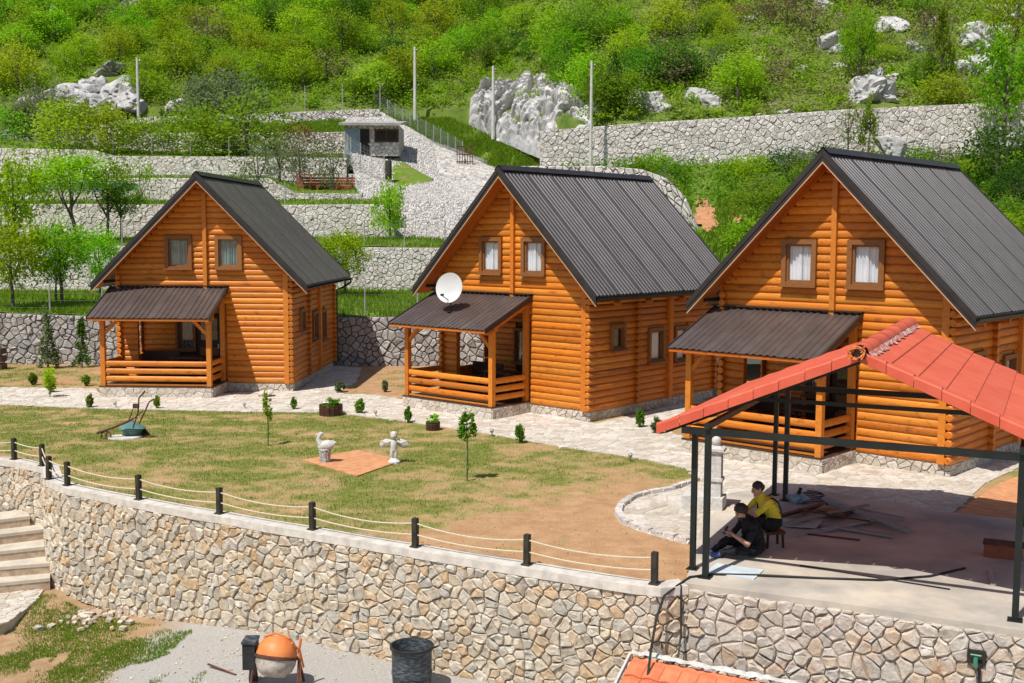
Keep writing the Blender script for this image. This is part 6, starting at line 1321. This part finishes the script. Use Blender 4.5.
# a far wood over the top of the hill, beyond the trees one can tell apart
N = 40000; x = RNG.uniform(-170, 170, N); y = RNG.uniform(132, 230, N); z = hillz(x, y); hh = np.clip((fbm(x*.2, y*.2, 90)-.2)*7, .5, 4.5)
V, Fq, r_ = quads(np.stack([x, y, z+hh*RNG.uniform(.2, 1, N)], 1), np.full(N, .75), RNG.uniform(0, 1, N), up=.3); stuff(link('far_wood', np_mesh('far_wood', V, Fq, r_), LEAF['bright']))
# side wood beyond the frame
N = 14000; x = np.concatenate([RNG.uniform(-190, -66, N//2), RNG.uniform(64, 190, N//2)]); s = (x > 0)*1.; y = np.where(x > 0, 70, 93)+RNG.uniform(0, 60, N); z = hillz(x, y)
V, Fq, r_ = quads(np.stack([x, y, z+RNG.uniform(.2, 3.5, N)], 1), np.full(N, .8), RNG.uniform(0, 1, N), up=.3); stuff(link('side_wood', np_mesh('side_wood', V, Fq, r_), LEAF['bright']))
# grass of terraces and bank
def grass(name, pts, mat, size, h, tone=None):
    C = np.asarray(pts); n_ = len(C); hs = RNG.uniform(.5, 1.2, n_)*h; a = RNG.uniform(0, 6.28, n_); dx, dy = np.cos(a)*size, np.sin(a)*size; lx, ly = RNG.normal(size=(2, n_))*h*.35
    b0 = C-np.stack([dx, dy, 0*dx+.02], 1); b1 = C+np.stack([dx, dy, 0*dx-.02], 1); tp = C+np.stack([lx, ly, hs], 1)
    V = np.stack([b0, b1, tp], 1).reshape(-1, 3); t_ = RNG.uniform(0, 1, n_) if tone is None else tone
    stuff(link(name, np_mesh(name, V, np.arange(n_*3).reshape(-1, 3), np.repeat(t_, 3)), LEAF[mat]))
def scatter(A, n_, f=None):
    m_, k_ = A.shape[:2]; X = 512+F*A[..., 0]/A[..., 1]; ok = np.argwhere((X[:-1, :-1] > -60) & (X[:-1, :-1] < 1090)); s = ok[RNG.integers(0, len(ok), n_)]; u, v = RNG.uniform(size=(2, n_, 1)); i, j = s[:, 0], s[:, 1]
    P = A[i, j]*(1-u)*(1-v)+A[i+1, j]*u*(1-v)+A[i, j+1]*(1-u)*v+A[i+1, j+1]*u*v
    if f is not None: P = P[f(P)]
    return P
for k, n_, h in (('A', 34000, .22), ('B', 14000, .2), ('C', 3500, .14), ('D', 3000, .12), ('E', 4000, .18), ('F', 14000, .28), ('G', 30000, .32)):
    grass('grass', scatter(TER[k], n_, lambda P: fbm(P[:, 0]*.5, P[:, 1]*.5, 6)+.3*RNG.uniform(size=len(P)) > .5), 'grass', .03 if k in 'AB' else .045, h)
P = scatter(TER['H'], 60000, lambda P: (P[:, 1] > 46) & ~((abs(512+F*P[:, 0]/P[:, 1]-702) < 12) & (P[:, 1] > 53)))
grass('bank_grass', P, 'grass', .05, .35)
C = scatter(TER['H'], 30000, lambda P: P[:, 1] > 57.5); C = C+np.stack([0*C[:, 0], 0*C[:, 0], RNG.uniform(0, .7, len(C))], 1); V, Fq, r_ = quads(C, np.full(len(C), .11), RNG.uniform(0, 1, len(C)), up=.3); stuff(link('bank_undergrowth', np_mesh('bank_undergrowth', V, Fq, r_), LEAF['mid']))
# lawn blades where the lawn is green
N = 380000; x = RNG.uniform(-22, 7, N); y = RNG.uniform(16.5, 46, N)**1.0; yf_ = np.interp(x, F2[:, 0], F2[:, 1]); gg = grassy(x, y); ok = (y > yf_+.25) & (gg > .16+.5*RNG.uniform(size=N)**.7) & (abs(512+F*x/y-512) < 540)
PA = np.array(PATH); 
def inpoly_np(x, y, P):
    c = np.zeros(len(x), bool); j = len(P)-1
    for i in range(len(P)):
        a, b = P[i], P[j]; w = ((a[1] > y) != (b[1] > y)); w &= x < (b[0]-a[0])*(y-a[1])/((b[1]-a[1]) if b[1] != a[1] else 1e-9)+a[0]; c ^= w; j = i
    return c
ok &= ~inpoly_np(x, y, PA) & ~inpoly_np(x, y, sq) & ~inpoly_np(x, y, slabp)
ok &= ~((y > 30.5) & (x > -3)); ok &= ~((x > -14) & (x < -7) & (y > 36.5) & (y < 45.5))
x, y, gg = x[ok], y[ok], gg[ok]; grass('lawn_grass', np.stack([x, y, 0*x], 1), 'dry', .011, .045, np.clip(1.05-gg*.95+RNG.uniform(-.4, .4, len(x)), 0, 1))
# clods and pebbles on the bare soil
mb = MB()
for i in range(1500):
    px, py = random.uniform(-10, 700), random.uniform(405, 590); q = atz(px, py); x, y = q.x, q.y
    if y < np.interp(x, F2[:, 0], F2[:, 1])+.3 or in_poly((x, y), PATH) or float(grassy(x, y)) > .42: continue
    mb.cur = random.random(); r = random.uniform(.006, .02); mb.box((x, y, r*.25), (r*1.7, r*1.3, r), random.uniform(0, 6), Matrix.Rotation(random.uniform(-.6, .6), 3, 'X'))
stuff(mb.build('soil_clods', 'soilclod'))
# weeds on the lower ground at left
N = 170000; x = RNG.uniform(-11, -5.2, N); y = RNG.uniform(14, 23.5, N); ok = (fbm(x*.9, y*.9, 33)+.25*RNG.uniform(size=N) > .66) & (y < np.interp(x, F2[:, 0], F2[:, 1])-.35) & (fbm(x*.7, y*.7, 34) > .32+.4*np.clip((x+7.6)/2.2, 0, 1)); x, y = x[ok], y[ok]
grass('weeds', np.stack([x, y, np.array([low_z(a, b) for a, b in zip(x, y)])], 1), 'grass', .011, .05)
